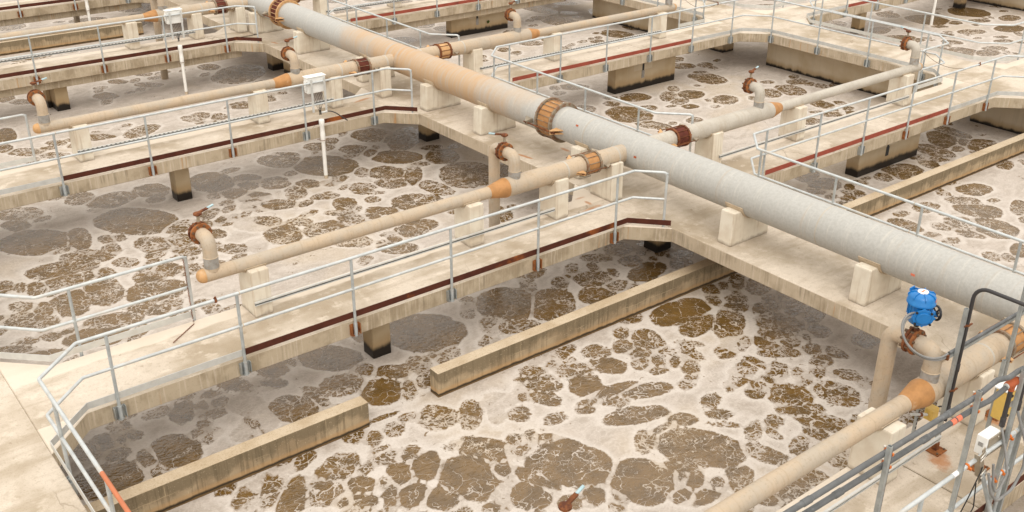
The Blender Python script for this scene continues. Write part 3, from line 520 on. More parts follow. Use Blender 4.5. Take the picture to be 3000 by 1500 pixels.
# ------------------------------------------------------------------ water: one sheet, foam map carried as attributes
ELL = "4.25,21.79,0.72,0.58,2.17,0.4 5.03,21.38,0.52,0.22,1.35,0.6 6.35,21.56,0.92,0.63,2.16,0.6 6.32,23.1,0.5,0.39,-2.85,0.9 5.76,23.65,0.33,0.29,1.32,1.2 4.4,23.57,0.47,0.33,2.3,1.6 4.17,22.94,0.28,0.19,1.95,0.8 8.63,22.74,0.63,0.45,1.48,0.6 7.27,23.1,0.43,0.32,1.84,0.9 8.77,21.71,0.32,0.25,1.96,0.8 9,21.16,0.33,0.22,2.29,0.8 9.39,22.41,0.31,0.25,1.92,0.8 8.85,20.69,0.35,0.27,2.16,1.1 7.01,20.69,0.33,0.28,-3.06,1.5 7.38,20.54,0.26,0.2,2,1.5 8.38,19.77,0.37,0.3,2.01,1.6 6.76,19.98,0.31,0.23,1.8,1.6 6.2,20.14,0.39,0.28,1.7,1.6 6.63,19.42,0.26,0.19,2.04,1.5 5.49,21.02,0.16,0.11,1.64,1 5.73,20.91,0.11,0.08,1.69,1 5.42,20.48,0.17,0.12,1.6,1.5 7.47,19.84,0.17,0.13,1.57,1 7.92,18.75,0.26,0.15,1.24,1.5 7.45,18.92,0.27,0.18,2.29,1.7 5.29,28.25,0.27,0.15,1.51,0.8 7.67,27.74,0.41,0.32,3.08,1 8.62,27.46,0.52,0.31,-2.59,1.5 6.51,27.88,0.21,0.14,2.13,1.5 5.65,27.62,0.43,0.24,2.28,1.7 6.17,26.93,0.39,0.18,2.37,1.7 5.6,29.33,0.57,0.21,1.39,0.3 11.37,22.04,0.77,0.64,2.12,0.4 13.12,21.46,0.58,0.43,2.37,0.4 13.5,23.29,0.53,0.48,1.76,0.8 14.05,22.55,0.85,0.39,0.82,1 12.55,22.64,0.35,0.27,2.3,1 11.9,23.35,0.34,0.26,2.24,1 12.37,23.56,0.21,0.14,1.17,1 10.61,23.05,0.51,0.42,2,0.9 10.92,23.36,0.28,0.16,2.4,0.6 12.33,20.66,0.43,0.39,2.03,1 12.77,20.18,0.57,0.2,1,1 12.06,20.04,0.34,0.28,2.25,1 11.84,21.07,0.24,0.14,1.09,1.6 11.34,20.23,0.28,0.22,2.28,1.5 11.33,19.82,0.28,0.08,2.48,1.4 12.74,19.12,0.5,0.24,1.65,1.5 14.08,20.78,0.48,0.38,1.05,0.9 13.84,19.37,0.82,0.64,0.99,1.2 11.91,18.65,0.55,0.45,2.33,1.2 10.5,19.57,0.33,0.22,1.17,1.2 10.19,19.18,0.31,0.12,2.46,1.6 10.98,18.76,0.29,0.18,2.42,0.5 10.25,18.7,0.29,0.24,2.1,1.6 10.6,18.6,0.16,0.13,2.3,1.6 10.43,21.23,0.25,0.21,1.73,1 9.94,20.89,0.34,0.22,1.24,1.6 9.08,20.59,0.55,0.28,2.59,1.1 9.81,21.75,0.35,0.29,1.6,1.2 9.05,21.25,0.33,0.24,2.24,0.6 8.46,19.79,0.46,0.35,2.67,1.5 8.61,18.97,0.47,0.35,1.35,1.3 7.93,18.81,0.23,0.15,1.27,1.5 9.18,19.34,0.23,0.15,2.36,1.7 9.48,18.61,0.44,0.36,3.12,1.3 11.06,17.47,0.47,0.31,-3,0.9 9.6,17.73,0.38,0.24,2.39,1.6 10.22,16.85,0.34,0.24,2.4,1 9.3,22.14,0.36,0.22,1.28,1 14.74,19.03,0.36,0.24,0.91,0.8 12.99,16.89,0.36,0.22,0.91,1.5 13.72,22.9,0.35,0.17,1.05,0.8 12.74,22.2,0.28,0.16,1.09,0.9 4.92,20.41,0.47,0.27,2.49,1.2 4.32,20.11,0.63,0.36,2.79,1.1 4.33,19.6,0.46,0.26,3.03,1.2 4.93,19.42,0.21,0.15,1.93,1.2 3.42,19.79,0.16,0.08,1.46,1.5 3.65,19.54,0.26,0.15,1.52,1.2 4.66,18.67,0.54,0.31,1.45,0.9 4.03,18.57,0.5,0.27,1.44,0.8 5.47,18.04,0.5,0.42,2.71,0.9 5.55,18.71,0.26,0.18,2.14,1.2 6.03,18.82,0.27,0.2,1.82,1.2 5.44,19.66,0.21,0.15,2.03,1.8 3.24,18.98,0.2,0.13,2.14,1.2 3.51,18.62,0.22,0.13,1.57,1.2 3.21,18.32,0.47,0.26,2.29,1.2 3.32,17.52,0.13,0.09,1.86,1.2 2.95,17.63,0.13,0.06,2.39,1.5 5.07,17.41,0.34,0.17,2.38,0.8 4.44,17.42,0.43,0.24,2.86,1 4.02,17.03,0.53,0.34,2.71,0.5 3.12,16.96,0.28,0.11,2.4,0.7 2.76,17.38,0.31,0.08,2.46,1.2 5.54,17.47,0.15,0.11,2.02,1.6 6.03,16.73,0.15,0.11,1.62,1.3 6,17.07,0.1,0.07,2.16,1.5 6.48,18.56,0.15,0.1,1.4,1.6 6.41,19.22,0.16,0.12,1.57,1.6 4.27,13.85,0.28,0.14,1.29,0.3 5.43,13.96,0.4,0.18,2.42,0.5 4.82,14.02,0.21,0.1,2.39,0.6 4.88,13.76,0.18,0.13,2.18,0.7 5.17,13.43,0.26,0.2,2.07,0.7 4.62,13.77,0.14,0.09,1.39,0.7 4.63,13.55,0.15,0.11,2.21,0.8 3.03,13.76,0.17,0.12,1.6,0.3 3.22,13.71,0.09,0.06,1.82,1 3.42,13.73,0.09,0.06,2.03,1.5 3.79,12.93,0.39,0.3,1.56,0.5 3.39,12.96,0.21,0.11,1.35,1 2.79,12.81,0.47,0.38,2.66,0.3 5.1,12.82,0.29,0.19,1.15,1 4.84,12.68,0.18,0.14,1.56,1.5 3.39,12.63,0.12,0.09,2.09,1.5 4.28,11.26,0.3,0.21,-2.52,1.2 3.36,14.06,0.14,0.09,2.17,1.6 2.75,13.71,0.23,0.15,2.2,1.3 8.72,13.54,0.67,0.61,2.08,0.4 6.9,13.87,0.56,0.35,2.13,0.5 5.97,14.13,0.23,0.19,1.74,0.5 8.02,12.72,0.2,0.16,1.12,1.6 8.6,12.69,0.23,0.13,-2.53,1.6 9.83,13.04,0.26,0.17,0.93,1.5 7.55,12.81,0.23,0.16,2.38,0.7 8.39,12.8,0.09,0.06,2.43,1.6 10.01,14.08,0.08,0.08,1.87,1.5 7.79,14.27,0.23,0.11,1.08,0.6 7.2,13.16,0.14,0.12,1.51,0.8 10.54,13.51,0.58,0.55,0.86,0.5 11.2,12.96,0.59,0.41,0.83,0.8 10.09,12.76,0.46,0.21,2.49,1.2 11.91,13.55,0.17,0.13,0.79,1.2 12.23,13.68,0.08,0.04,0.84,0.5 12.54,13.27,0.34,0.31,3.03,1.2 12.7,12.77,0.18,0.16,3.04,1.2 12.11,12.7,0.32,0.29,-2.89,0.7 13.67,13.38,0.2,0.17,-2.61,1.2 13.64,12.86,0.44,0.24,-2.96,0.5 13.23,13.91,0.24,0.14,2.53,1.5 13.88,13.95,0.25,0.23,-3.13,1.4 11.68,14.16,0.27,0.13,-3.12,1 14.69,12.98,0.22,0.18,2.95,1.5 14.41,12.66,0.2,0.17,-2.76,1.4 12.92,11.26,0.62,0.34,3.1,0.5 12.82,10.76,0.42,0.23,-2.82,0.8 13.3,10.41,0.52,0.24,-2.49,0.9 13.91,10.75,0.2,0.15,2.72,1.3 14.15,10.96,0.16,0.12,2.72,1.3 14.68,11.42,0.26,0.12,-2.49,1.2 14.39,11.47,0.09,0.07,-2.75,0.8 11.69,10.91,0.33,0.23,1.33,1.3 11.18,11,0.16,0.12,-2.44,1 10.68,11.16,0.19,0.18,-2.96,1.6 10.55,10.74,0.27,0.2,2.09,0.6 11.3,10.62,0.2,0.16,2.67,1.3 11.34,10.3,0.21,0.16,-2.56,1 11.66,10.45,0.16,0.1,2.57,1.5 11.59,10.08,0.17,0.14,2.91,1.2 11.09,10.41,0.17,0.14,-2.61,1.2 11.15,10.11,0.13,0.11,2.97,1 11.98,10.15,0.21,0.1,1.54,1.7 11.66,9.88,0.23,0.14,1.01,1.6 9.41,11.34,0.16,0.12,2.51,1.6 10.01,10.99,0.29,0.2,2.54,1.2 9.85,11.32,0.11,0.07,0.84,1.5 12.21,10.37,0.17,0.05,2.31,1.7 10.09,11.22,0.11,0.1,2.82,1.5 9.25,10.92,0.29,0.14,2.49,0.8 9.07,10.65,0.25,0.13,1.94,0.9 9.33,11.13,0.25,0.1,2.49,1.2 9.85,10.52,0.28,0.22,-2.42,0.4 8.42,11,0.2,0.16,2.48,1.4 8.45,10.52,0.12,0.11,0.84,1.5 8.15,10.69,0.14,0.07,0.92,0.6 10.14,10.08,0.38,0.12,2.96,0.6 10.52,9.78,0.4,0.17,2.79,0.9 9.92,9.85,0.17,0.11,2.55,1 9.56,10.09,0.13,0.05,2.97,1 9.38,9.97,0.08,0.05,2.51,1 9.91,9.37,0.44,0.18,2.77,0.8 10.42,8.83,0.17,0.11,2.63,0.6 10.98,8.58,0.15,0.08,2.56,1.4 8.23,9.96,0.09,0.05,0.88,1.2 8.37,9.76,0.13,0.08,2.5,0.6 8.28,9.11,0.63,0.46,1.8,0.7 10.08,8.14,0.6,0.42,2.26,0.8 8.83,8.12,0.46,0.43,-2.72,0.6 7.29,8.93,0.37,0.25,2.3,0.5 7.62,9.1,0.32,0.11,1.79,0.6 8.04,8.34,0.18,0.13,-2.39,0.5 7.74,8.4,0.18,0.1,2.51,0.7 9.41,7.65,0.16,0.12,2.71,0.5 9.31,7.82,0.1,0.06,-2.5,0.7 9.61,7.42,0.14,0.11,2.85,1 9.06,7.53,0.16,0.12,2.7,0.6 9.31,7.36,0.26,0.11,3.04,0.5 9.96,7.3,0.26,0.15,-2.62,0.8 9.5,8.02,0.23,0.07,2.25,1 8.31,8.07,0.1,0.07,1.13,0.7 9.96,8.87,0.22,0.04,3.11,1.7 10.83,8.32,0.18,0.04,2.34,1.7 11.72,9.01,0.09,0.05,-2.52,1.2 7.07,12.41,0.33,0.28,1.3,0.5 7.44,12.13,0.21,0.08,1.01,1.2 5.71,12.86,0.38,0.3,2.04,0.9 6.67,12.96,0.32,0.28,2.86,0.8 5.17,12.83,0.23,0.16,1.32,0.9 5.6,13.85,0.34,0.16,2.42,0.4 5.16,13.46,0.24,0.17,2.22,0.5 6.16,12.92,0.27,0.08,1.62,1.1 4.82,12.71,0.16,0.13,-2.63,1.4 7.36,11.24,0.26,0.25,1.9,1.5 7.85,10.98,0.34,0.13,0.95,1.3 8.46,11.03,0.2,0.16,2.48,1.5 8.17,10.73,0.12,0.08,0.92,0.8 6.66,11.39,0.11,0.09,1.19,1.2 6.51,10.73,0.16,0.12,3.12,0.9 6.56,10.34,0.28,0.2,1.05,0.25 6.18,10.42,0.22,0.15,1.09,0.4 6.04,9.91,0.22,0.17,-2.66,0.5 5.81,10.06,0.2,0.08,1.03,0.6 6.91,9.72,0.47,0.39,1.38,0.5 6.35,9.57,0.22,0.19,2.32,0.5 7.37,9.58,0.14,0.13,0.94,0.8 7.49,10.14,0.4,0.22,2.05,0.8 5.5,11.06,0.35,0.22,-2.69,1.3 4.42,11.23,0.35,0.25,-2.49,1.2 4.72,10.92,0.32,0.22,0.92,0.7 5.1,10.74,0.29,0.26,1.12,1.4 5.58,10.53,0.17,0.14,2.09,0.6 5.43,10.22,0.14,0.12,1.69,0.5 5.2,10.4,0.1,0.08,1.39,0.7 7.13,9.1,0.26,0.08,0.81,0.7 6.69,11.76,0.19,0.03,3.02,1 5.84,10.83,0.08,0.06,-2.86,1.5 14.91,11.06,0.34,0.19,-2.56,0.9 14.34,10.39,0.28,0.16,3.03,0.9 14.74,10.05,0.26,0.14,-2.59,1 14.81,9.67,0.25,0.15,-2.65,1 14.05,9.85,0.39,0.3,2.04,1 13.73,9.59,0.3,0.14,2.34,1 13.28,9.52,0.22,0.15,1.5,0.9 13.68,9.32,0.17,0.13,-2.95,1.1 13.24,9.16,0.28,0.11,2.53,1.2 14.38,9.23,0.18,0.15,-2.65,0.9 13.79,8.89,0.16,0.12,-3.14,1.1 14.01,8.61,0.17,0.1,1.6,1.1 14.78,8.5,0.19,0.19,1.56,0.9 13.53,8.13,0.21,0.08,2.53,1.4 15.15,8.68,0.25,0.11,1.46,0.6 12.65,9.2,0.17,0.07,1.75,1.6 12.28,8.22,0.32,0.28,3.1,0.9 12.11,7.85,0.32,0.19,2.27,1.1 12.95,7.8,0.33,0.27,1.74,1.4 12.11,7.42,0.41,0.2,2.1,1.1 11.93,8.61,0.14,0.11,2.92,1.2 12.39,8.74,0.12,0.09,2.74,1 12.12,8.74,0.13,0.1,-2.77,1 11.74,7.33,0.13,0.12,-2.98,1.2 10.72,7.47,0.28,0.15,1.8,1.4 11.48,6.78,0.19,0.14,1.35,1.5 10.83,6.72,0.19,0.14,1.7,1.2 10.33,6.76,0.26,0.2,1.7,0.9 9.94,6.78,0.14,0.11,2.3,0.6 13.21,6.71,0.2,0.17,2.47,1.5 13.53,7.94,0.23,0.06,2.22,1.2 11.49,7.9,0.09,0.07,-2.84,1.5 11.23,7.71,0.09,0.05,1.41,1.3 11.68,6.78,0.09,0.06,2.88,1.3 11.8,6.66,0.13,0.07,-2.7,1.5 20.34,13.5,0.43,0.3,-2.83,0.5 20.48,14.18,0.38,0.26,-2.77,0.3 22.65,12.88,0.54,0.38,-3.09,0.8 21.99,12.94,0.29,0.2,-2.93,1 23.66,12.76,0.26,0.18,1,1 25.64,13.58,0.67,0.36,-2.48,0.8 25.82,13.09,0.31,0.13,-2.69,0.6 24.6,13.17,0.55,0.36,1.24,1.1 26.05,12.68,0.5,0.33,-3.06,0.9 24.21,12.8,0.31,0.16,2.66,1 20.68,13.05,0.16,0.07,-2.61,0.5 20.1,12.66,0.17,0.12,-3.14,0.8 19.87,12.97,0.11,0.08,3.11,1 19.94,13.36,0.26,0.17,2.71,1.2 22.98,11.13,0.41,0.28,3.05,0.8 21.05,11.23,0.28,0.19,-3.07,1.3 22.11,10.9,0.35,0.22,2.36,1.2 21.87,10.41,0.46,0.37,2.2,0.8 19.78,10.94,0.33,0.24,1.47,0.8 20.9,10.19,0.37,0.33,1.91,1.3 21.17,9.69,0.48,0.47,1.87,0.9 20.55,9.81,0.26,0.18,2,1.2 20.51,8.73,0.33,0.12,-2.72,0.3 22.76,9.92,0.4,0.13,-2.71,1 20.28,11.37,0.13,0.09,3.08,1.5 19.85,9.89,0.14,0.09,2.81,1.5 20.35,10.43,0.18,0.15,1.89,1.5 25.37,12.98,0.24,0.15,-2.92,0.8 26.41,13.76,0.5,0.25,1.45,1.2 25.14,11.53,0.26,0.14,-2.86,1.2 25.37,22.98,0.39,0.3,2.76,0.9 24.96,21.48,0.63,0.47,1.48,1 26.07,22.62,0.25,0.2,-2.77,1.3 25.83,23.66,0.25,0.17,-2.53,1 23.23,20.6,0.4,0.33,-2.91,0.7 22.51,20.85,0.42,0.22,-2.43,1.4 21.64,21.43,0.42,0.36,2.83,0.7 23.65,19.6,0.41,0.32,-2.85,1.3 22.32,19.79,0.19,0.16,2.92,0.6 22.43,20.33,0.28,0.22,-2.63,1.2 20.35,20.34,0.69,0.59,1.21,0.8 20.21,19.25,0.46,0.28,1.9,1.2 21.48,18.81,0.23,0.17,-2.6,1.3 20.62,21.38,0.19,0.18,-2.99,1 26.9,32.52,1.01,0.42,1.65,0.6 26.25,30.23,0.82,0.6,1.71,0.8 25.95,31.23,0.33,0.31,-2.68,1.2 23.21,28.38,0.38,0.3,2.56,1.2 21.88,28.24,0.23,0.18,0.9,1 26.63,27.51,0.62,0.46,1.84,0.9 25.31,27.17,0.23,0.21,3.03,1 21.19,20.44,0.23,0.19,2.95,1.3 25.21,22.02,0.24,0.2,-2.88,1.2 20.86,23.38,0.4,0.28,2.56,0.6 18.86,22.34,0.35,0.2,2.51,1.4 20.64,27.94,0.21,0.15,0.94,1 23.53,26.99,0.37,0.33,-2.62,1.5 19.63,21.5,0.31,0.28,-2.68,1.3 25.29,19.17,0.44,0.28,-2.63,1.2 26.03,19.03,0.5,0.41,1.25,1.3 25.62,17.57,0.37,0.27,1.46,0.9 26.96,19.47,0.31,0.23,2.82,1.2 27.06,19.07,0.18,0.12,-2.76,1.1 25.06,16.74,0.25,0.17,2.76,1 24.03,16.74,0.28,0.21,-3.02,1 25.92,16.81,0.15,0.11,-2.95,1.2 37.52,23.21,0.48,0.4,-2.43,1.2 38.03,21.75,0.79,0.77,1.46,0.25 40.6,21.48,0.83,0.76,-2.58,0.25 34.41,23.53,0.58,0.4,-2.87,1.5 35.03,21.89,0.52,0.32,-2.8,0.8 34.58,20.8,0.6,0.34,2.67,0.8 34.76,20.21,0.34,0.23,2.92,1 37.6,19.63,0.52,0.33,2.87,1.3 35.55,19.2,0.32,0.26,2.17,1.3 34.65,18.3,0.53,0.44,-2.73,0.9 35.17,17.63,0.48,0.31,3.06,0.9 36,17.82,0.4,0.22,2.72,1.2 39.28,19.03,0.67,0.42,-3.09,0.3 37.22,18.16,0.33,0.2,2.81,1.2 38.43,20.82,0.3,0.2,-3.13,0.8 36.31,20,0.35,0.23,2.92,1.2 40.95,19.93,0.54,0.32,-2.96,1 39.53,20.43,0.4,0.24,2.76,1 43.55,21.62,0.44,0.27,-2.97,1 42.62,21.25,0.41,0.16,2.58,1.2 37.78,24.08,0.33,0.22,2.83,1 37.4,20.83,0.26,0.16,2.78,1.2 11.7,41.53,0.65,0.41,2.94,0.8 10.02,43.02,0.35,0.33,1,1.4 12.72,32.42,0.37,0.28,1.62,0.8 8.94,31.28,0.36,0.26,1.85,0.4 10.39,31.64,0.37,0.2,2.35,1 9.74,32.56,0.27,0.18,2.21,0.8 10.68,32.9,0.24,0.16,2.2,1 13.15,31.05,1.06,0.76,0.83,1.5 6.48,32.81,0.36,0.2,1.52,0.5 6.75,32.22,0.37,0.22,2.23,1.2 12.74,37.41,0.33,0.24,2.95,1.3 8.39,37.07,0.54,0.2,3.11,1.6 10.43,37.36,0.47,0.21,-3.13,1.5 10.48,27.74,0.29,0.22,2.01,1.3 10.83,27.36,0.28,0.2,1.42,1.2 10.17,27.61,0.29,0.22,2.02,1.6 7.79,27.84,0.35,0.19,2.35,1 11.87,27.92,0.37,0.31,2.93,1.3 12.65,28.12,0.29,0.23,1.67,1.2 13.86,42.69,0.82,0.61,1.11,1.4"
def build_water():
    x0, x1, y0, y1, st = -1.0, 46.0, -1.0, 56.0, 0.085
    nx = int((x1 - x0) / st) + 1; ny = int((y1 - y0) / st) + 1
    xs = np.linspace(x0, x1, nx); ys = np.linspace(y0, y1, ny)
    d1 = np.full((ny, nx), 1.0, np.float32); d2 = np.full((ny, nx), 1.0, np.float32); vv = np.full((ny, nx), 0.9, np.float32)
    E = [tuple(map(float, t.split(','))) for t in ELL.split()]
    rnd = random.Random(3); ex = []
    for _ in range(2600):        # parts of the basins the photograph does not show
        x = rnd.uniform(x0, x1); y = rnd.uniform(y0, y1)
        if not (y < 7.0 or (x < 2.4) or (x > 15.6 and y < 9.5 - (x - 15.6) * .35) or y > 39 or (x > 15.6 and y > 24.5 and y > 44 - x * .75)): continue
        a = rnd.uniform(0.25, 0.9); b = a * rnd.uniform(0.5, 0.95)
        if all((x - e[0]) ** 2 + (y - e[1]) ** 2 > (a + e[2] + 0.1) ** 2 for e in ex + E):
            ex.append((x, y, a, b, rnd.uniform(0, PI), rnd.uniform(0.4, 1.5)))
    sat = []     # small broken patches drifting off the edges of the larger ones
    for e in E:
        for _ in range(2):
            an = rnd.uniform(0, 2 * PI); r = (e[2] + e[3]) / 2 + rnd.uniform(0.12, 0.6); s_ = rnd.uniform(0.04, 0.15)
            x = e[0] + r * math.cos(an); y = e[1] + r * math.sin(an)
            if all((x - q[0]) ** 2 + (y - q[1]) ** 2 > ((q[2] + q[3]) / 2 + s_ + .06) ** 2 for q in E):
                sat.append((x, y, s_ * rnd.uniform(1, 2.0), s_, rnd.uniform(-.5, 1.2), 1.5))
    for cx, cy, a, b, th, v in E + ex + sat:
        R = a + 1.1
        i0, i1 = np.searchsorted(xs, (cx - R, cx + R)); j0, j1 = np.searchsorted(ys, (cy - R, cy + R))
        if i1 <= i0 or j1 <= j0: continue
        X, Y = np.meshgrid(xs[i0:i1] - cx, ys[j0:j1] - cy); c, s = math.cos(th), math.sin(th)
        u = (X * c + Y * s) / a; w_ = (-X * s + Y * c) / b
        # rounded-box-like blobs rather than perfect ellipses
        rho = np.sqrt(u * u + w_ * w_); rho4 = (np.abs(u) ** 3 + np.abs(w_) ** 3) ** (1 / 3.0)
        d = (0.6 * rho + 0.4 * rho4 - 0.97) * math.sqrt(a * b)
        A = d1[j0:j1, i0:i1]; B = d2[j0:j1, i0:i1]; V = vv[j0:j1, i0:i1]
        nb = np.where(d < A, A, np.minimum(B, d)); V[d < A] = v
        B[:] = nb; A[:] = np.minimum(A, d)
    gap = d2 - d1
    XX, YY = np.meshgrid(xs, ys); N = nx * ny
    co = np.empty((N, 3), np.float32); co[:, 0] = XX.ravel(); co[:, 1] = YY.ravel(); co[:, 2] = WATER
    idx = np.arange(N).reshape(ny, nx)
    q = np.stack([idx[:-1, :-1], idx[:-1, 1:], idx[1:, 1:], idx[1:, :-1]], -1).reshape(-1, 4)
    me = bpy.data.meshes.new('water'); nf = len(q)
    me.vertices.add(N); me.vertices.foreach_set('co', co.ravel())
    me.loops.add(nf * 4); me.loops.foreach_set('vertex_index', q.ravel().astype(np.int32))
    me.polygons.add(nf); me.polygons.foreach_set('loop_start', np.arange(0, nf * 4, 4, dtype=np.int32))
    me.update(calc_edges=True)
    for nm, ar in (('d1', d1), ('gap', gap), ('vein', vv)):
        at = me.attributes.new(nm, 'FLOAT', 'POINT'); at.data.foreach_set('value', ar.ravel())
    me.materials.append(M['water'])
    ob = bpy.data.objects.new('water', me); COL.objects.link(ob); tag(ob, kind='structure')
build_water()
# ------------------------------------------------------------------ decks (paved ground level of the works)
def deck(x0, x1, y0, y1):
    m = MB(); m.box(x0, x1, y0, y1, -TH, 0)
    return tag(m.build('deck', 'deck', None, 0.012), kind='structure')
deck(-6, XL, -3, 60)
SPINE = deck(XS0, XS1, -3, 60)
deck(XR0, XR1, -3, 60)
deck(42.0, 44.2, -3, 60)

def spine_pier(x0, x1, y0, y1, label):
    t = thing('support_pier', (x0, y0, WATER), label, 'pier', 'square piers under the pipe deck')
    MB().box(x0, x1, y0, y1, -2.2, -TH - .003).build('column', 'pier', t, 0.015)
spine_pier(14.37, 14.8, 13.32, 13.72, 'black stained square pier under the nearest inner deck corner beside the long weir wall')
spine_pier(14.37, 14.8, 21.95, 22.35, 'square pier with black foot under the deck corner behind the white probe tube')
spine_pier(14.2, 14.62, 30.72, 31.1, 'dark footed square pier, left of the two under the far deck corner')
spine_pier(14.3, 14.9, 29.6, 30.12, 'wider square pier, right of the two under the far deck corner')

def tank_wall(x0, x1, y0, y1, label):
    t = thing('tank_wall', ((x0 + x1) / 2, y0, WATER), label, 'wall', 'basin walls standing under the deck edges')
    MB().box(x0, x1, y0, y1, -2.2, -TH - .003).build('wall_face', 'wall', t, 0.01)
tank_wall(27.72, 28.3, YA + 1.9, YB - 0.02, 'tan basin wall with dark waterline under the deck, between the two right walkways')
tank_wall(27.72, 28.3, YZ, YA + 1.3, 'tan basin wall under the deck at the right edge of the photo')
tank_wall(27.72, 28.3, YB + 1.9, YC - 0.02, 'far tan basin wall with a black pipe stub, behind the middle right walkway')
tank_wall(42.6, 43.2, YZ, 58, 'distant basin wall at the top right corner of the photo')
o = thing('drain_stub', (27.6, 26.35, -0.9), 'black vertical pipe stub in front of the far basin wall', 'pipe')
MB().tube([(27.66, 26.35, -TH), (27.66, 26.35, -1.6)], 0.07, 12).build('pipe', 'conduit_black', o)

# ------------------------------------------------------------------ walkways spanning the basins
def walk_poly(x0, x1, yf, ww=WW, ch=True):
    yb = yf + ww
    return [(x0, yf - CH), (x0 + CH, yf), (x1 - CH, yf), (x1, yf - CH), (x1, yb + CH), (x1 - CH, yb), (x0 + CH, yb), (x0, yb + CH)]
def walkway(x0, x1, yf, label, joint=None, beam=False):
    t = thing('walkway', ((x0 + x1) / 2, yf, 0), label, 'walkway', 'concrete walkways between the basins')
    e = 0.0015
    if joint:
        p = walk_poly(x0 + e, x1 - e, yf); g = 0.010
        L = [p[0], p[1], (joint - g, yf), (joint - g, yf + WW), p[6], p[7]]
        R = [(joint + g, yf), p[2], p[3], p[4], p[5], (joint + g, yf + WW)]
        MB().prism(L, -TH, 0).build('slab', 'walk', t, 0.012)
        MB().prism(R, -TH, 0).build('slab', 'walk', t, 0.012)
        MB().box(joint - g + .001, joint + g - .001, yf + .03, yf + WW - .03, -TH + .02, -.03).build('joint_filler', 'slot', t)
    else:
        MB().prism(walk_poly(x0 + e, x1 - e, yf), -TH, 0).build('slab', 'walk', t, 0.012)
    if beam:
        MB().box(x0 + .4, x1 - .4, yf + .16, yf + WW - .2, -TH - .24, -TH - .002).build('beam', 'walk', t, 0.01)
    return t
WLK = {}
WLK['Z'] = walkway(XL, XS0, YZ, 'concrete walkway in the bottom right corner under the grey conduits', 10.45)
WLK['A'] = walkway(XL, XS0, YA, 'long foreground concrete walkway ending at the bottom left deck')
WLK['B'] = walkway(XL, XS0, YB, 'second concrete walkway on the left, with the white tube clipped to its edge')
WLK['C'] = walkway(XL, XS0, YC, 'third concrete walkway on the left, with a thin cable along its top', None, True)
WLK['D'] = walkway(XL, XS0, YD, 'farthest concrete walkway in the top left corner', None, True)
WLK['R2'] = walkway(XS1, XR0, YA, 'right walkway in front of the weir wall, with dark joint across it', 22.3)
WLK['R1'] = walkway(XS1, XR0, YB, 'right walkway behind the big pipe, with red toe plate and long pier', 22.3)
WLK['R3'] = walkway(XS1, XR0, YC, 'far right walkway above the streaked grey pier', 22.75, True)
WLK['F'] = walkway(XR1, 42.0, YB, 'distant walkway at the top right beyond the wide deck')
WLK['F2'] = walkway(XR1, 42.0, YA, 'distant walkway leaving the right edge of the photo')
for key, yf in (('A', YA), ('B', YB), ('D', YD), ('Z', YZ)):
    MB().box(7.5, 7.86, yf + .64, yf + .98, -2.2, -TH - .003).build('pier', 'pier', WLK[key], 0.015)
MB().box(7.33, 7.7, YC + .50, YC + 1.34, -2.2, -TH - .243).build('pier', 'pier', WLK['C'], 0.015)
MB().box(7.22, 7.327, YC + 1.0, YC + 1.34, -2.2, -TH - .243).build('pier_return', 'pier', WLK['C'], 0.01)
for key, yf, lo in (('R2', YA, -TH), ('R1', YB, -TH), ('R3', YC, -TH - .24)):
    p = MB().box(21.36, 23.98, yf + .62, yf + .98, -2.2, lo - .003).build('pier', 'pier', WLK[key], 0.015)
    # patched pockets in the pier face and the drain slot between them
    yy = yf + .62
    m = MB()
    for a, b in ((22.13, 22.48), (22.58, 22.92)):
        m.box(a, b, yy - .004, yy + .02, -.72, lo - .02)
    m.build('patch', 'wall', WLK[key], 0.003)
    MB().box(22.49, 22.57, yy - .003, yy + .02, -.86, lo - .02).build('slot', 'slot', WLK[key])
    MB().obox((22.53, yy - .002, -.86), (.06, 0, 0), (0, .01, 0), (0, 0, .12)).build('drain', 'slot' if key == 'R2' else 'nipple', WLK[key])
for x in (33.83, 40.9):
    for key, yf in (('F', YB), ('F2', YA)):
        MB().box(x, x + .38, yf + .62, yf + .98, -2.2, -TH - .003).build('pier', 'pier', WLK[key], 0.015)
mm = MB()
for i in range(26):
    a = random.uniform(0, 2 * PI); r = random.uniform(0, .05)
    mm.lathe([(0, .012), (.02, .02), (.05, .002)], (23.02 + r * math.cos(a), YC + .60, -.93 + r * math.sin(a)), (random.uniform(-1, 1), -1, random.uniform(-.5, 1)), 5)
mm.build('moss_tuft', 'moss', WLK['R3'])

# ------------------------------------------------------------------ weir walls
def weir(x0, x1, y0, label, y1=None, h=-0.85):
    t = thing('weir_wall', ((x0 + x1) / 2, y0, WATER), label, 'wall', 'low weir walls rising from the foam')
    m = MB(); n = max(1, int((x1 - x0) / 1.2)); y1 = y1 or y0 + .235
    m.box(x0, x1, y0, y1, -2.2, h)
    m.build('wall', 'weir', t, 0.012, 2)
weir(XL - .6, 6.42, 11.68, 'shorter weir wall piece starting under the orange handrail')
weir(7.71, 15.0, 11.68, 'long weir wall running under the pipe deck in the foreground')
weir(XS1 - .6, 27.7, 11.68, 'ochre weir wall right of the big pipe, in front of the right walkway')
weir(XL - .6, 12.6, 38.0, 'distant weir wall behind the third pipe at the top left')

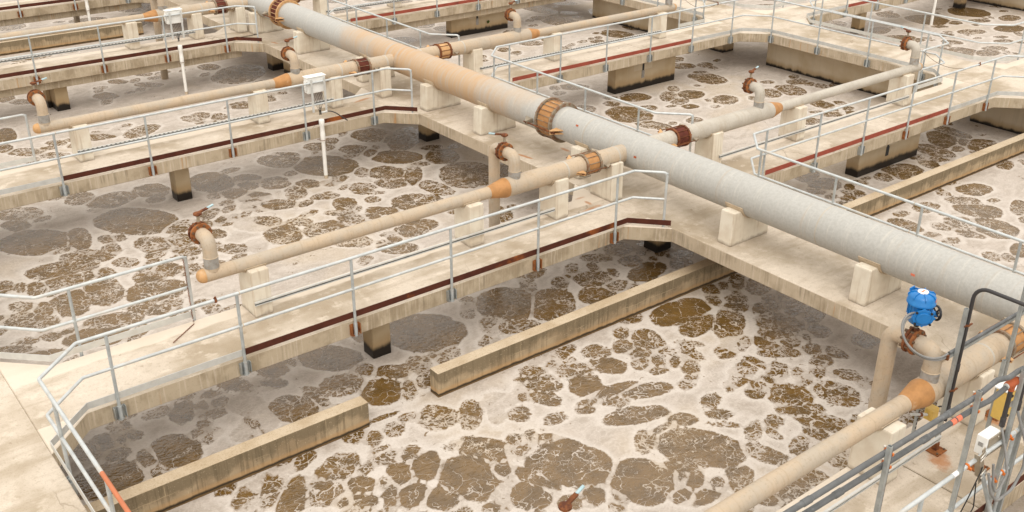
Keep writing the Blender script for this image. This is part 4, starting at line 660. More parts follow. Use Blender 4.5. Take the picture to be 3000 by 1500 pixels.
# ------------------------------------------------------------------ white pipe supports
def small_support():
    """block with a half-round seat, local origin at its foot, pipe along x"""
    r = .205; h = .80; d = .26; ch = math.sqrt(r * r - (AXZ - h) ** 2)
    a0 = math.atan2(h - AXZ, ch); arc = [(r * math.cos(a0 - (PI + 2 * a0) * k / 10), AXZ + r * math.sin(a0 - (PI + 2 * a0) * k / 10)) for k in range(11)]
    return [(-d - .012, 0), (d + .012, 0), (d, h), *arc, (-d, h)]
def support(x0, yc, label, group, poly, wx=.31, liner=.19):
    t = thing('pipe_support', (x0 + wx / 2, yc, 0), label, 'pipe support', group)
    MB().extrude([(x0, yc + y, z) for y, z in poly], (wx, 0, 0)).build('block', 'ped', t, 0.022, 2)
    a = MB(); n = 10
    for k in range(n):
        p = []
        for f in (k, k + 1):
            an = PI + .28 + (PI - .56) * f / n
            p.append((math.cos(an), math.sin(an)))
        for q in p: pass
        (c0, s0), (c1, s1) = p; ro, ri = liner + .014, liner + .002
        a.extrude([(x0 - .03, yc + c0 * ro, AXZ + s0 * ro), (x0 - .03, yc + c1 * ro, AXZ + s1 * ro), (x0 - .03, yc + c1 * ri, AXZ + s1 * ri), (x0 - .03, yc + c0 * ri, AXZ + s0 * ri)], (wx + .06, 0, 0))
    a.build('saddle_liner', 'pad', t)
    return t
SP = small_support(); G = 'white painted supports under the branch pipes'
def narrow(r):
    h = .80; d = .25; ch = math.sqrt(r * r - (AXZ - h) ** 2); a0 = math.atan2(h - AXZ, ch)
    return [(-d - .012, 0), (d + .012, 0), (d, h), *[(r * math.cos(a0 - (PI + 2 * a0) * k / 10), AXZ + r * math.sin(a0 - (PI + 2 * a0) * k / 10)) for k in range(11)], (-d, h)]
SN = narrow(.128)
NAME = {'Z': 'bottom right walkway', 'A': 'foreground walkway', 'B': 'second left walkway', 'C': 'third left walkway', 'D': 'top left corner walkway',
        'R2': 'nearer right walkway', 'R1': 'middle right walkway', 'R3': 'far right walkway'}
for key, yf in (('Z', YZ), ('A', YA), ('B', YB), ('C', YC), ('D', YD)):
    yc = yf + AXO
    support(5.62, yc, 'white block under the capped pipe end on the ' + NAME[key], G, SN, liner=.112)
    support(9.85, yc, 'white block just left of the orange reducer on the ' + NAME[key], G, SN, liner=.112)
    support(11.88, yc, 'white block between orange reducer and coupling on the ' + NAME[key], G, SP)
    support(13.32, yf + AXO + .04, 'white block between coupling and big pipe beside the ' + NAME[key], G, [(y * 1.18, z) for y, z in SP])
for key, yf in (('R2', YA), ('R1', YB), ('R3', YC)):
    yc = yf + AXO
    support(16.3, yc, 'white block just right of the coupling on the ' + NAME[key], G, SP)
    support(19.2, yc, 'white block just right of the orange reducer on the ' + NAME[key], G, SN, liner=.112)
    support(23.55, yc, 'white block near the capped pipe end on the ' + NAME[key], G, SN, liner=.112)

MX, MR = 14.15, 0.366
def main_support(y0, label):
    t = thing('pipe_saddle', (MX, y0 + .15, 0), label, 'pipe support', 'white painted saddles under the big pipe')
    r = MR + .006; h = .655; ch = math.sqrt(r * r - (AXZ - h) ** 2); a0 = math.atan2(h - AXZ, ch)
    poly = [(-.53, 0), (.53, 0), (.505, h), *[(r * math.cos(a0 - (PI + 2 * a0) * k / 14), AXZ + r * math.sin(a0 - (PI + 2 * a0) * k / 14)) for k in range(15)], (-.505, h)]
    MB().extrude([(MX + x, y0, z) for x, z in poly], (0, .31, 0)).build('block', 'ped', t, 0.022, 2)
    a = MB(); n = 14
    for k in range(n):
        an0 = PI + .30 + (PI - .60) * k / n; an1 = PI + .30 + (PI - .60) * (k + 1) / n; ro, ri = MR + .018, MR + .003
        a.extrude([(MX + math.cos(an0) * ro, y0 - .05, AXZ + math.sin(an0) * ro), (MX + math.cos(an1) * ro, y0 - .05, AXZ + math.sin(an1) * ro), (MX + math.cos(an1) * ri, y0 - .05, AXZ + math.sin(an1) * ri), (MX + math.cos(an0) * ri, y0 - .05, AXZ + math.sin(an0) * ri)], (0, .41, 0))
    a.build('saddle_liner', 'pad', t)
main_support(7.98, 'nearest white saddle under the big pipe, behind the blue actuator')
main_support(10.83, 'white saddle under the big pipe, second from the right edge')
main_support(15.0, 'low white saddle almost hidden behind the big pipe beside the rust patch')
main_support(18.48, 'white saddle under the big pipe beside its orange coupling')
main_support(20.75, 'white saddle under the big pipe beside the second walkway corner')
main_support(23.9, 'white saddle under the big pipe behind the second coupling on the left')
main_support(27.57, 'white saddle under the big pipe with rust streaks on the deck beside it')
main_support(30.62, 'farthest white saddle under the big pipe at its upper coupling')

# ------------------------------------------------------------------ couplings, goosenecks, pipes
def coupling(parent, o, d, L, rp, sleeve, ringm, nb, rod_dirs):
    """flanged sleeve coupling centred at o along unit d; two rings, tie bolts, restraint rods on lugs"""
    o = Vector(o); d, u, v = frame(d); u2 = d.cross(u)
    c = MB().lathe([(-L * .40, rp * 1.01), (-L * .40, rp * 1.10), (L * .40, rp * 1.10), (L * .40, rp * 1.01)], o, d, 40, False).build('coupling', sleeve, parent)
    for s in (-1, 1):
        MB().annulus(o + d * (s * L * .47 - .02), d, rp * 1.0, rp * 1.23, .045, 40).build('flange_ring', ringm, c, 0.004)
    for k in range(nb):
        a = 2 * PI * (k + .5) / nb; q = o + (u * math.cos(a) + u2 * math.sin(a)) * rp * 1.17
        b = MB().tube([q - d * L * .56, q + d * L * .56], max(.008, rp * .024), 6)
        for s in (-1, 1): b.disc(q + d * s * L * .50, d * s, max(.014, rp * .042), .024, 6)
        b.build('tie_bolt', ringm, c)
    for rd in rod_dirs:
        rd = Vector(rd); rd = (rd - d * rd.dot(d)).normalized(); t = d.cross(rd)
        q = o + rd * rp * 1.42
        MB().tube([q - d * L * 1.05, q + d * L * 1.05], rp * .045, 8).build('restraint_rod', 'rust', c)
        for s in (-1, 1):
            base = o + d * s * L * .80; lug = MB()
            for w in (-1, 1):
                e = base + t * w * rp * .10
                lug.extrude([e + rd * rp * .98, e + d * s * L * .48 + rd * rp * .98, e + d * s * L * .06 + rd * rp * 1.55, e + rd * rp * 1.55], t * .014)
            lug.obox(base + rd * rp * 1.25, d * .012, t * rp * .11, rd * rp * .24)
            lug.build('lug', 'orange_tan' if s < 0 else 'steel', c)
            MB().disc(base + rd * rp * 1.42 + d * s * .014, d * s, rp * .09, .04, 6).build('lug_nut', 'rust', c)
    return c

def gooseneck(parent, x, ya, lever, drop, pm='tan', actuator=False):
    R = .11; zt = 1.43
    pts = fillet([(x, ya, AXZ + .06), (x, ya, zt), (x, ya + .27, zt)], .235, 8)
    g = MB().tube(pts, R, 20).build('gooseneck', pm, parent)
    MB().lathe([(0, R + .004), (.17, R + .004)], (x, ya, .97), (0, 0, 1), 20, False).build('nipple', 'nipple', g)
    MB().tube([(x + (R + .002) * math.cos(a), ya + (R + .002) * math.sin(a), 1.145) for a in [2 * PI * k / 20 for k in range(21)]], .008, 5).build('weld_bead', 'pad', g)
    fl = MB(); fl.annulus((x, ya + .24, zt), (0, 1, 0), R * .9, .172, .034, 28); fl.build('flange', 'rust_orange', g, 0.003)
    for k in range(8):
        bo = MB(); a = 2 * PI * (k + .5) / 8; p = Vector((x + .142 * math.cos(a), ya + .22, zt + .142 * math.sin(a)))
        bo.disc(p, (0, 1, 0), .020, .19, 6)
        bo.build('flange_bolt', 'bolt', g)
    MB().disc((x, ya + .276, zt), (0, 1, 0), .150, .056, 28).disc((x, ya + .29, zt + .13), (0, 0, 1), .035, .06, 12).build('valve_body', 'rust', g, 0.003)
    f2 = MB()
    if drop: f2.annulus((x, ya + .334, zt), (0, 1, 0), R * .9, .172, .034, 28)
    else: f2.disc((x, ya + .334, zt), (0, 1, 0), .172, .034, 28)
    f2.build('back_flange', 'rust', g, 0.003)
    st = MB().tube([(x, ya + .305, zt + .16), (x, ya + .305, zt + .31)], .024, 10)
    st.build('valve_stem', 'steel', g)
    if not actuator:
        lx = Vector((lever[0], lever[1], .12)).normalized(); c0 = Vector((x, ya + .305, zt + .32)); side = lx.cross(Vector((0, 0, 1))).normalized()
        h = MB().lathe([(-.03, .04), (-.01, .066), (.015, .066), (.03, .035)], c0, (0, 0, 1), 14)
        h.obox(c0 + lx * .09 + Vector((0, 0, .012)), lx * .10, side * .024, Vector((0, 0, .014)))
        hd = h.build('handle', 'rust', g, 0.004)
        MB().tube([c0 + lx * .18 + Vector((0, 0, .015)), c0 + lx * .30 + Vector((0, 0, .02))], .018, 10).build('lever_grip', 'blue_light', g)
    if drop:
        pts = fillet([(x, ya + .36, zt), (x, ya + .62, zt), (x, ya + .62, -1.9)], .235, 8)
        MB().tube(pts, R, 20).build('drop_pipe', pm, parent)
    return g

def branch(key, yf, side, label, pm, sleeve, ringm, drop, levers, act=False):
    ya = yf + AXO; R, r = .185, .112
    t = thing('branch_pipe', (MX, ya, AXZ), label, 'pipe', 'branch pipes leaving the big pipe')
    if side < 0:
        cx, xe, r0, r1, xr1, xr2, xc = 12.90, MX - .25, 10.85, 10.45, (10.96 if act else 11.06), 5.12, 4.98
    else:
        cx, xe, r0, r1, xr1, xr2, xc = 15.43, MX + .25, 18.42, 18.77, 18.02, 24.15, 24.36
    s = side
    MB().tube([(xe, ya, AXZ), (r0, ya, AXZ)], R, 32).build('pipe', pm, t)
    MB().lathe([(0, R), (.025, R + .004), (abs(r1 - r0) - .02, r + .006), (abs(r1 - r0), r)], (r0, ya, AXZ), (s, 0, 0), 32, False).build('reducer', 'orange', t)
    MB().tube([(r1, ya, AXZ), (xc, ya, AXZ)], r, 28).build('small_pipe', pm if key not in ('R2',) else 'grey_pipe', t)
    MB().lathe([(0, r + .002), (.05, r * .97), (.09, r * .80), (.115, r * .5), (.125, 0.0005)], (xc - s * .004, ya, AXZ), (s, 0, 0), 28, False).build('end_cap', 'orange_tan', t)
    coupling(t, (cx, ya, AXZ), (1, 0, 0), .36, R, sleeve, ringm, 10, [(0, -1, -.25), (0, .8, .5)])
    for xx in ((MX + s * .52), cx - s * -.62):
        MB().lathe([(0, R), (.02, R + .006), (.04, R)], (xx, ya, AXZ), (s, 0, 0), 32, False).build('weld_seam', 'grey_pipe', t)
    gooseneck(t, xr1, ya, levers[0], drop, pm, act)
    gooseneck(t, xr2, ya, levers[1], False, pm)
    return t
branch('Z', YZ, -1, 'tan branch pipe in the bottom right corner, carrying the blue actuator', 'tan', 'orange', 'ring', True, ((1, 0), (1, .25)), True)
branch('A', YA, -1, 'foreground tan branch pipe with orange reducer and orange banded coupling', 'tan', 'orange', 'ring', True, ((-.9, .45), (1, .25)))
branch('B', YB, -1, 'second left branch pipe, with the dark red coupling band', 'tan', 'dark_rust', 'ring', False, ((1, .1), (1, .1)))
branch('C', YC, -1, 'third left branch pipe passing behind a small white control box', 'tan', 'dark_rust', 'ring', True, ((1, 0), (1, .2)))
branch('D', YD, -1, 'farthest branch pipe beyond the top left corner', 'tan', 'dark_rust', 'ring', True, ((1, 0), (1, .2)))
branch('R2', YA, 1, 'grey white branch pipe right of the big pipe, ending at the wide deck corner', 'grey_pipe', 'dark_rust', 'rust', False, ((1, .2), (.3, 1)))
branch('R1', YB, 1, 'right tan branch pipe with pale orange banded coupling, in front of the streaked pier', 'tan', 'orange_tan', 'rust', False, ((1, .2), (.3, 1)))
branch('R3', YC, 1, 'farthest right branch pipe at the top edge', 'tan', 'orange_tan', 'rust', False, ((1, .2), (.3, 1)))

mp = thing('main_pipe', (MX, 20, AXZ), 'huge grey steel pipe crossing the whole photo diagonally', 'pipe')
MB().tube([(MX, -3, AXZ), (MX, 60, AXZ)], MR, 56).build('pipe', 'main', mp)
for yy in (9.2, 15.1, 22.9, 23.8, 31.8): MB().lathe([(0, MR), (.012, MR + .005), (.03, MR)], (MX, yy, AXZ), (0, 1, 0), 56, False).build('weld_seam', 'grey_pipe', mp)
coupling(mp, (MX, 16.36, AXZ), (0, 1, 0), .50, MR, 'orange', 'ring', 22, [(-1, 0, -.12), (1, 0, -.1)])
coupling(mp, (MX, 29.30, AXZ), (0, 1, 0), .50, MR, 'dark_rust', 'orange_tan', 22, [(-1, 0, -.12), (1, 0, -.1)])
coupling(mp, (MX, 3.4, AXZ), (0, 1, 0), .50, MR, 'orange', 'ring', 22, [(-1, 0, -.12)])
for yy, an, m_ in ((15.36, 2.55, 'fitting'), (13.55, 3.0, 'fitting'), (7.35, 3.3, 'sticker')):
    p = Vector((MX + MR * math.cos(an), yy, AXZ + MR * math.sin(an))); nrm = Vector((math.cos(an), 0, math.sin(an)))
    MB().obox(p, nrm * .004, Vector((0, .035, 0)), nrm.cross(Vector((0, 1, 0))) * .02).build('rust_spot', m_, mp)
# ------------------------------------------------------------------ handrails
ZT, ZM = 1.11, 0.575
def handrail(label, path, posts, toes, ends=(True, True), orange=None):
    """path: rail polyline; posts: (x, y, nx, ny, rusty) with n pointing to the slab; toes: (polyline, inset side, material)"""
    cx = sum(p[0] for p in path) / len(path); cy = sum(p[1] for p in path) / len(path)
    t = thing('handrail', (cx, cy, 0), label, 'handrail', 'galvanised two bar handrails round the basins')
    top = [Vector((x, y, ZT)) for x, y in path]
    pts = list(top)
    if ends[0]: pts = [Vector((path[0][0], path[0][1], -.24))] + pts
    if ends[1]: pts = pts + [Vector((path[-1][0], path[-1][1], -.24))]
    def runs(pl, r):
        m = MB()
        m.tube(fillet(pl, .07, 4), r, 12); return m
    if orange:
        (x_, y_) = orange
        i = next(k for k in range(len(pts) - 1) if abs(pts[k].x - x_) < .02 and abs(pts[k + 1].x - x_) < .02)
        q = Vector((x_, y_, ZT))
        MB().tube([pts[i] + Vector((0, .08, 0)), q], .0262, 12).build('painted_top_rail', 'rail_orange', t)
        runs(pts[:i + 1] + [pts[i] + Vector((0, .08, 0))], .0255).build('top_rail', 'rail', t)
        runs([q] + pts[i + 1:], .0255).build('top_rail', 'rail', t)
    else:
        runs(pts, .0255).build('top_rail', 'rail', t)
    runs([Vector((x, y, ZM)) for x, y in path], .0235).build('mid_rail', 'rail', t)
    for i in range(len(path) - 1):
        a, b = Vector((*path[i], 0)), Vector((*path[i + 1], 0)); L = (b - a).length
        if L > 3:
            k = 2.3
            while k < L - 1:
                for z in (ZT, ZM):
                    q = a.lerp(b, k / L); d = (b - a).normalized()
                    MB().lathe([(-.006, .0275), (.006, .0275)], (q.x, q.y, z), d, 10).build('rail_joint', 'pad', t)
                k += 5.6
    for x, y, nx, ny, ru in posts:
        p = MB().tube([(x, y, -.24), (x, y, ZT - .01)], .024, 10)
        po = p.build('post', 'post', t)
        n = Vector((nx, ny, 0)).normalized(); s = Vector((-n.y, n.x, 0)); c = Vector((x, y, -.15))
        MB().tube([(x, y, -.262), (x, y, -.035)], .031, 10).build('sleeve', 'post', po)
        b = MB(); b.obox(c + n * .042, n * .006, s * .078, (0, 0, .095))
        for w in (-1, 1): b.obox(c + n * .012 + s * w * .078, n * .036, s * .005, (0, 0, .095))
        b.obox(c + n * .02 + Vector((0, 0, -.10)), n * .03, s * .05, (0, 0, .012))
        q = b
        for w in (-1, 1):
            for z in (-1, 1): q.disc(c + n * .036 + s * w * .058 + Vector((0, 0, z * .06)), -n, .012, .012, 6)
        b.build('bracket', 'rust_orange' if ru else 'strut', po)
    for pl, mat in toes:
        m = MB()
        for i in range(len(pl) - 1):
            a, b = Vector((*pl[i], .112)), Vector((*pl[i + 1], .112)); d = (b - a); L = d.length; d.normalize()
            s = Vector((-d.y, d.x, 0))
            m.obox((a + b) / 2, d * (L / 2 + .003), s * .004, (0, 0, .053))
        m.build('toe_plate', mat, t)
    return t
OFF = .05; IN = .105
def left_rail(label, yprev, yn, px_rust, toe_from=4.93, orange=None, xback=4.84):
    yb = yprev + WW + OFF; yf = yn - OFF
    path = [(xback, yb), (XL + CH - .03, yb), (XL + OFF, yb + CH - .05), (XL + OFF, yf - CH + .05), (XL + CH + .03, yf), (12.88, yf), (13.30, yf - .44)]
    posts = [(3.08, yb, 0, -1, 0), (xback, yb, 0, -1, 1)]
    y = yf - CH - .55
    while y > yb + CH + .2: posts.append((XL + OFF, y, -1, 0, 0)); y -= 1.87
    for i, x in enumerate((3.07, 4.94, 6.82, 8.69, 10.57, 12.46)): posts.append((x, yf, 0, 1, px_rust[i]))
    posts.append((13.30, yf - .44, .7, .7, px_rust[6]))
    yt = yn - .022; e = -.022
    toes = [([(12.5 + .30, yt), (toe_from, yt)][::-1] + [(13.36, yn - CH + .03)], 'toe_rust'),
            ([(XL - e, yb + CH - .08), (XL - e, yf - CH + .09), (XL + CH + .02, yt), (toe_from - .02, yt)], 'toe_grey'),
            ([(xback, yb - OFF - e), (XL + CH - .02, yb - OFF - e), (XL - e, yb + CH - .08)], 'toe_grey')]
    return handrail(label, path, posts, toes, (True, True), orange)
left_rail('handrail round the foreground basin, its near top bar painted orange', YZ, YA, (0, 0, 1, 0, 1, 1, 1), 4.94, (XL + OFF, 9.72))
left_rail('handrail round the second left basin, with the white box and tube on it', YA, YB, (0, 0, 1, 1, 0, 0, 1))
left_rail('handrail round the third left basin, holding the small white box', YB, YC, (0, 1, 1, 1, 1, 1, 1))
left_rail('handrail round the far basin in the top left corner', YC, YD, (0, 1, 1, 1, 1, 0, 0))
left_rail('handrail along the walkway in the bottom right corner, with orange conduit clamps', -4.7, YZ, (0, 0, 0, 0, 0, 0, 0))

def right_rail(label, yprev, yn, xback=25.05):
    yb = yprev + WW + OFF; yf = yn - OFF
    path = [(16.22, yb), (XS1 + OFF, yb + .58), (XS1 + OFF, yf - .62), (16.28, yf), (26.28, yf), (XR0 - OFF, yf - .60), (XR0 - OFF, yb + .62), (26.25, yb), (xback, yb)]
    posts = [(16.22, yb, 0, -1, 0)]
    y = yf - .72
    while y > yb + .5: posts.append((XS1 + OFF, y, -1, 0, 0)); y -= 1.76
    for x in (16.72, 18.54, 20.30, 22.10, 23.92, 25.75): posts.append((x, yf, 0, 1, 1 if x in (22.10, 23.92, 25.75) and yn == YA else 0))
    y = yf - .72
    while y > yb + .8: posts.append((XR0 - OFF, y, 1, 0, 0)); y -= 1.80
    posts += [(XR0 - .32, yb + .33, .7, -.7, 0), (xback, yb, 0, -1, 0)]
    yt = yn - .022; e = -.022
    toes = [([(16.85, yt), (23.9, yt)], 'toe_red'),
            ([(23.94, yt), (26.26, yt), (XR0 + e, yf - .57), (XR0 + e, yb + .60), (26.25, yb - OFF - e), (xback, yb - OFF - e)], 'toe_grey')]
    return handrail(label, path, posts, toes, (True, True))
right_rail('handrail round the right basin with the ochre weir wall', YZ, YA)
right_rail('handrail round the middle right basin, running along the big pipe', YA, YB)
right_rail('handrail round the far right basin at the top of the photo', YB, YC)

def far_rail(label, yprev, yn):
    yb = yprev + WW + OFF; yf = yn - OFF
    path = [(33.5, yb), (XR1 + CH, yb), (XR1 + OFF, yb + CH - .05), (XR1 + OFF, yf - CH + .05), (XR1 + CH + .03, yf), (41.5, yf)]
    posts = [(30.4, yb, 0, -1, 0), (32.2, yb, 0, -1, 0)]
    y = yf - CH - .3
    while y > yb + CH: posts.append((XR1 + OFF, y, -1, 0, 0)); y -= 1.85
    for x in (30.0, 31.86, 33.74, 35.6, 37.5, 39.4): posts.append((x, yf, 0, 1, 0))
    yt = yn - .022; e = -.022
    toes = [([(32.0, yt), (41, yt)], 'toe_red'), ([(33.5, yb - OFF - e), (XR1 + CH - .04, yb - OFF - e), (XR1 - e, yb + CH), (XR1 - e, yf - CH + .07), (XR1 + CH - .02, yt), (31.98, yt)], 'toe_grey')]
    handrail(label, path, posts, toes, (True, False))
far_rail('handrail beyond the wide deck in the top right corner', YA, YB)
far_rail('handrail of the distant basin behind the top edge', YB, YC)

# rusty chain hanging off the rail end and a wire across the gap on the right
ch = thing('chain', (4.80, YA + WW + .03, 1.05), 'rusty chain hanging from the handrail end post beside the capped pipe', 'chain')
m = MB(); p0 = Vector((4.79, YA + WW + .02, 1.08)); drop = [(p0 + Vector((.004 * (k % 2), -.004 * k * .2, -.028 * k))) for k in range(38)]
drop += [Vector((4.79 - .024 * k, YA + WW - .10 - .018 * k, .012)) for k in range(1, 22)]
for k in range(len(drop) - 1):
    d = (drop[k + 1] - drop[k]); d.normalize(); _, u, v = frame(d); w = u if k % 2 else v; c = (drop[k] + drop[k + 1]) / 2
    m.tube([c + d * .018 * math.cos(a) + w * .009 * math.sin(a) for a in [2 * PI * j / 8 for j in range(9)]], .0035, 5, False)
m.build('links', 'rust', ch)
def clamp(x, y, z, d, label, mat='rust'):
    t = thing('rail_clamp', (x, y, z), label, 'clamp', 'rusty clamps on the handrails')
    MB().lathe([(-.018, .034), (-.012, .040), (.012, .040), (.018, .034)], (x, y, z), d, 14).build('band', mat, t)
    MB().obox((x, y - .01, z + .046), (.014, 0, 0), (0, .008, 0), (0, 0, .016)).build('bolt', mat, t)
clamp(4.62, YA - OFF, ZT, (1, 0, 0), 'red rusty clamp on the foreground top rail beside a post')
clamp(24.95, YA - OFF, ZT, (1, 0, 0), 'dark red clamp on the right top rail where the wire ends')
clamp(24.95, YB - OFF, ZT, (1, 0, 0), 'dark red clamp on the middle right top rail where the wire ends')
for yy, lab in ((YA, 'thin rusty wire sagging across the gap on the nearer right walkway'), (YB, 'thin rusty wire sagging across the gap on the middle right walkway')):
    wv = thing('wire', (24.9, yy + .8, 1.0), lab, 'wire')
    a = Vector((25.05, yy + WW + OFF, 1.08)); b = Vector((24.95, yy - OFF, ZT)); L = []
    for k in range(13):
        f = k / 12; q = a.lerp(b, f); q.z -= .42 * 4 * f * (1 - f) * .6; L.append(q)
    MB().tube(L, .006, 6).build('strand', 'bolt', wv)

# cable-tray struts bolted to the supports along each walkway's back edge
def strut(x0, x1, yf, label, slotted):
    y = yf + AXO - .285; z = .27
    t = thing('strut_rail', ((x0 + x1) / 2, y, z), label, 'strut', 'horizontal struts bolted to the white supports')
    MB().box(x0, x1, y - .02, y + .012, z - .002, z + .022).build('top_flange', 'strut_slotted' if slotted else 'strut_light', t)
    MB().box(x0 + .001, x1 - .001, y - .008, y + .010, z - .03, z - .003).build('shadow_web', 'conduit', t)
    MB().box(x0 - .0, x1, y - .018, y + .008, z - .045, z - .031).build('lower_flange', 'strut_light', t)
strut(5.62, 11.82, YA, 'plain pale strut running along the supports of the foreground walkway', False)
strut(5.6, 11.9, YB, 'slotted strut running along the supports of the second left walkway', True)
strut(5.6, 11.9, YC, 'slotted strut running along the supports of the third left walkway', True)
strut(16.5, 23.6, YB, 'slotted strut running along the supports of the middle right walkway', True)
strut(16.5, 23.7, YA, 'plain strut running along the supports of the nearer right walkway', False)
strut(16.5, 23.6, YC, 'slotted strut along the far right walkway', True)
strut(5.0, 11.0, YZ, 'pale strut at the foot of the rusty based post', False)
for yf, x0, x1, lab in ((YC, 2.6, 13.7, 'thin black cable lying along the third left walkway'), (YC, 15.8, 22.0, 'thin black cable lying along the far right walkway')):
    t = thing('cable', (x0, yf + .6, .01), lab, 'cable')
    L = [(x0 + (x1 - x0) * k / 30, yf + .42 + .05 * math.sin(k * .9) + .02 * math.sin(k * 2.3), .010) for k in range(31)]
    MB().tube(L, .009, 6).build('sheath', 'cable', t)

# ------------------------------------------------------------------ white control boxes and probe tubes on the rails
def control_box(yf, label, label2, label3):
    t = thing('control_box', (10.95, yf - .06, 1.0), label, 'control box', 'white control boxes fixed to the handrails')
    MB().box(10.72, 11.20, yf - .01, yf + .17, .84, 1.22).build('case', 'box', t, 0.012)
    MB().box(10.70, 11.22, yf - .03, yf + .19, 1.222, 1.245).build('lid', 'box', t, 0.006)
    MB().box(10.69, 10.715, yf + .02, yf + .12, .92, 1.14).build('hinge', 'box', t, 0.004)
    for x in (10.79, 11.13): MB().box(x - .028, x + .028, yf - .085, yf - .077, .40, 1.20).build('bracket_strip', 'strut_light', t)
    m = MB()
    for k in range(7):
        x = 10.84 + .045 * k
        m.tube(fillet([(x, yf + .06, .84), (x + .01, yf - .04, .66), (10.95 + .02 * (k % 3 - 1), yf - .10, .40), (10.94 + .012 * (k - 3), yf - .13, .33)], .2, 4), .0045, 5)
    m.build('leads', 'cable', t)
    p = thing('probe_tube', (10.95, yf - .13, WATER), label2, 'tube', 'white plastic probe tubes dipping into the foam')
    MB().lathe([(0, .047), (1.0, .047)], (10.95, yf - .13, -1.75), (0, 0, 1), 18).lathe([(0, .047), (.8, .047)], (10.95, yf - .13, -.75), (0, 0, 1), 18).build('tube', 'pvc', p)
    MB().lathe([(0, .050), (.03, .062), (.22, .062), (.24, .056), (.40, .056), (.42, .066), (.56, .066), (.57, .06)], (10.95, yf - .13, -.36), (0, 0, 1), 18).build('collar', 'pvc', p)
    MB().tube([(10.95 + .085 * math.cos(a), yf - .13 + .075 * math.sin(a), -.30) for a in [2 * PI * k / 16 for k in range(17)]], .007, 5).obox((10.95, yf - .035, -.30), (.10, 0, 0), (0, .008, 0), (0, 0, .008)).build('clip', 'ring', p)
    MB().lathe([(0, .0475), (.11, .0475)], (10.95, yf - .13, WATER - .02), (0, 0, 1), 18, False).build('stained_foot', 'pad', p)
    if label3:
        h = thing('hose', (11.2, yf - .14, .36), label3, 'hose')
        MB().tube(fillet([(10.99, yf - .15, .385), (11.16, yf - .17, .40), (11.30, yf - .2, .33), (11.6, yf - .22, .08)], .3, 6), .014, 8).build('rubber_hose', 'conduit_black', h)
        MB().tube([(10.96, yf - .145, .385), (11.10, yf - .16, .39)], .022, 10).lathe([(-.02, .03), (.02, .03)], (11.08, yf - .158, .39), (1, 0, 0), 10).build('nozzle', 'strut_light', h)
control_box(YB, 'larger looking white control box on the second left handrail', 'white probe tube below the box in the centre left basin', 'short black hose end with grey nozzle above the rust toe plate')
control_box(YC, 'white control box on the third left handrail in front of a branch pipe', 'white probe tube in the third left basin, clipped under its box', None)
control_box(YD, 'white control box on the farthest left handrail', 'white probe tube near the top edge, rising behind the third branch pipe', None)
p = thing('probe_tube', (37.4, 21.2, WATER), 'lone white probe tube in the distant basin at the top right', 'tube', 'white plastic probe tubes dipping into the foam')
MB().tube([(37.4, 21.2, -1.75), (37.4, 21.2, .3)], .055, 16).build('tube', 'pvc', p)

# ------------------------------------------------------------------ bottom right: posts, conduits, actuator, boxes
def strut_post(x, y, z0, z1, label, base, s=.021):
    t = thing('strut_post', (x, y, z0), label, 'post', 'grey channel posts on the bottom right walkway')
    m = MB(); m.box(x - s, x + s, y - s, y - s + .005, z0, z1)
    for w in (-1, 1): m.box(x + w * s - .0025 - .0025 * w, x + w * s + .0025 - .0025 * w, y - s + .005, y + s, z0, z1)
    for w in (-1, 1): m.box(x + w * (s - .009) - .007, x + w * (s - .009) + .007, y + s, y + s + .004, z0, z1)
    m.build('channel', 'strut', t)
    MB().box(x + s + .0005, x + s + .012, y - s + .002, y + s, z0 + .01, z1 - .005).build('dark_slot', 'conduit_black', t)
    if base:
        MB().box(x - .11, x + .11, y - .11, y + .11, .004, .018).build('base_plate', 'rust_orange', t, 0.003)
        MB().box(x - .033, x + .033, y - .033, y + .033, .02, .13).build('base_socket', 'rust', t, 0.003)
        for a in (-1, 1):
            for c in (-1, 1): MB().disc((x + a * .08, y + c * .08, .018), (0, 0, 1), .016, .018, 6).build('anchor_bolt', 'bolt', t)
    return t
PY = 5.13
strut_post(11.05, PY, .02, 2.10, 'grey channel post on an orange rusted base plate, carrying the black conduit', True)
strut_post(12.40, PY - .06, .02, 3.1, 'tall grey channel post in front of the orange coupling at the right edge', True)
strut_post(7.77, 4.03, -.3, 2.20, 'grey channel post holding the two conduits, leftmost at the bottom edge', False)
strut_post(9.38, 4.03, -.3, 2.17, 'grey channel post holding the conduits in front of the white block', False)
strut_post(10.34, 4.03, -.3, 2.05, 'grey channel post behind the white transmitter box', False)
strut_post(10.66, 4.03, -.3, 2.5, 'grey channel post at the right edge beside the yellow box', False)

def conduit(label, pts, r, mat, joints=(), group=None, fl=.12):
    t = thing('conduit', pts[0], label, 'conduit', group)
    MB().tube(fillet(pts, fl, 6), r, 14).build('run', mat, t)
    for q, d in joints: MB().lathe([(-.06, r + .002), (-.055, r + .006), (.055, r + .006), (.06, r + .002)], q, d, 14).build('sleeve_joint', mat, t)
    return t
GC = 'parallel grey conduits crossing the bottom right corner'
conduit('upper of two parallel grey conduits in the bottom right corner', [(4, 4.09, 2.15), (9.50, 4.09, 2.03), (9.86, 4.09, 2.08), (10.15, 4.09, 2.0), (10.34, 4.09, 2.01), (10.62, 4.09, 1.98)], .030, 'conduit', [((8.95, 4.09, 2.042), (1, 0, -.02)), ((6.6, 4.09, 2.093), (1, 0, -.02))], GC)
conduit('lower of two parallel grey conduits, with red stickers on it', [(4, 4.09, 2.01), (9.50, 4.09, 1.875), (9.80, 4.09, 1.84), (10.03, 4.09, 1.86), (10.2, 4.09, 1.885)], .030, 'conduit', [((8.55, 4.09, 1.898), (1, 0, -.02)), ((7.1, 4.09, 1.933), (1, 0, -.02))], GC)
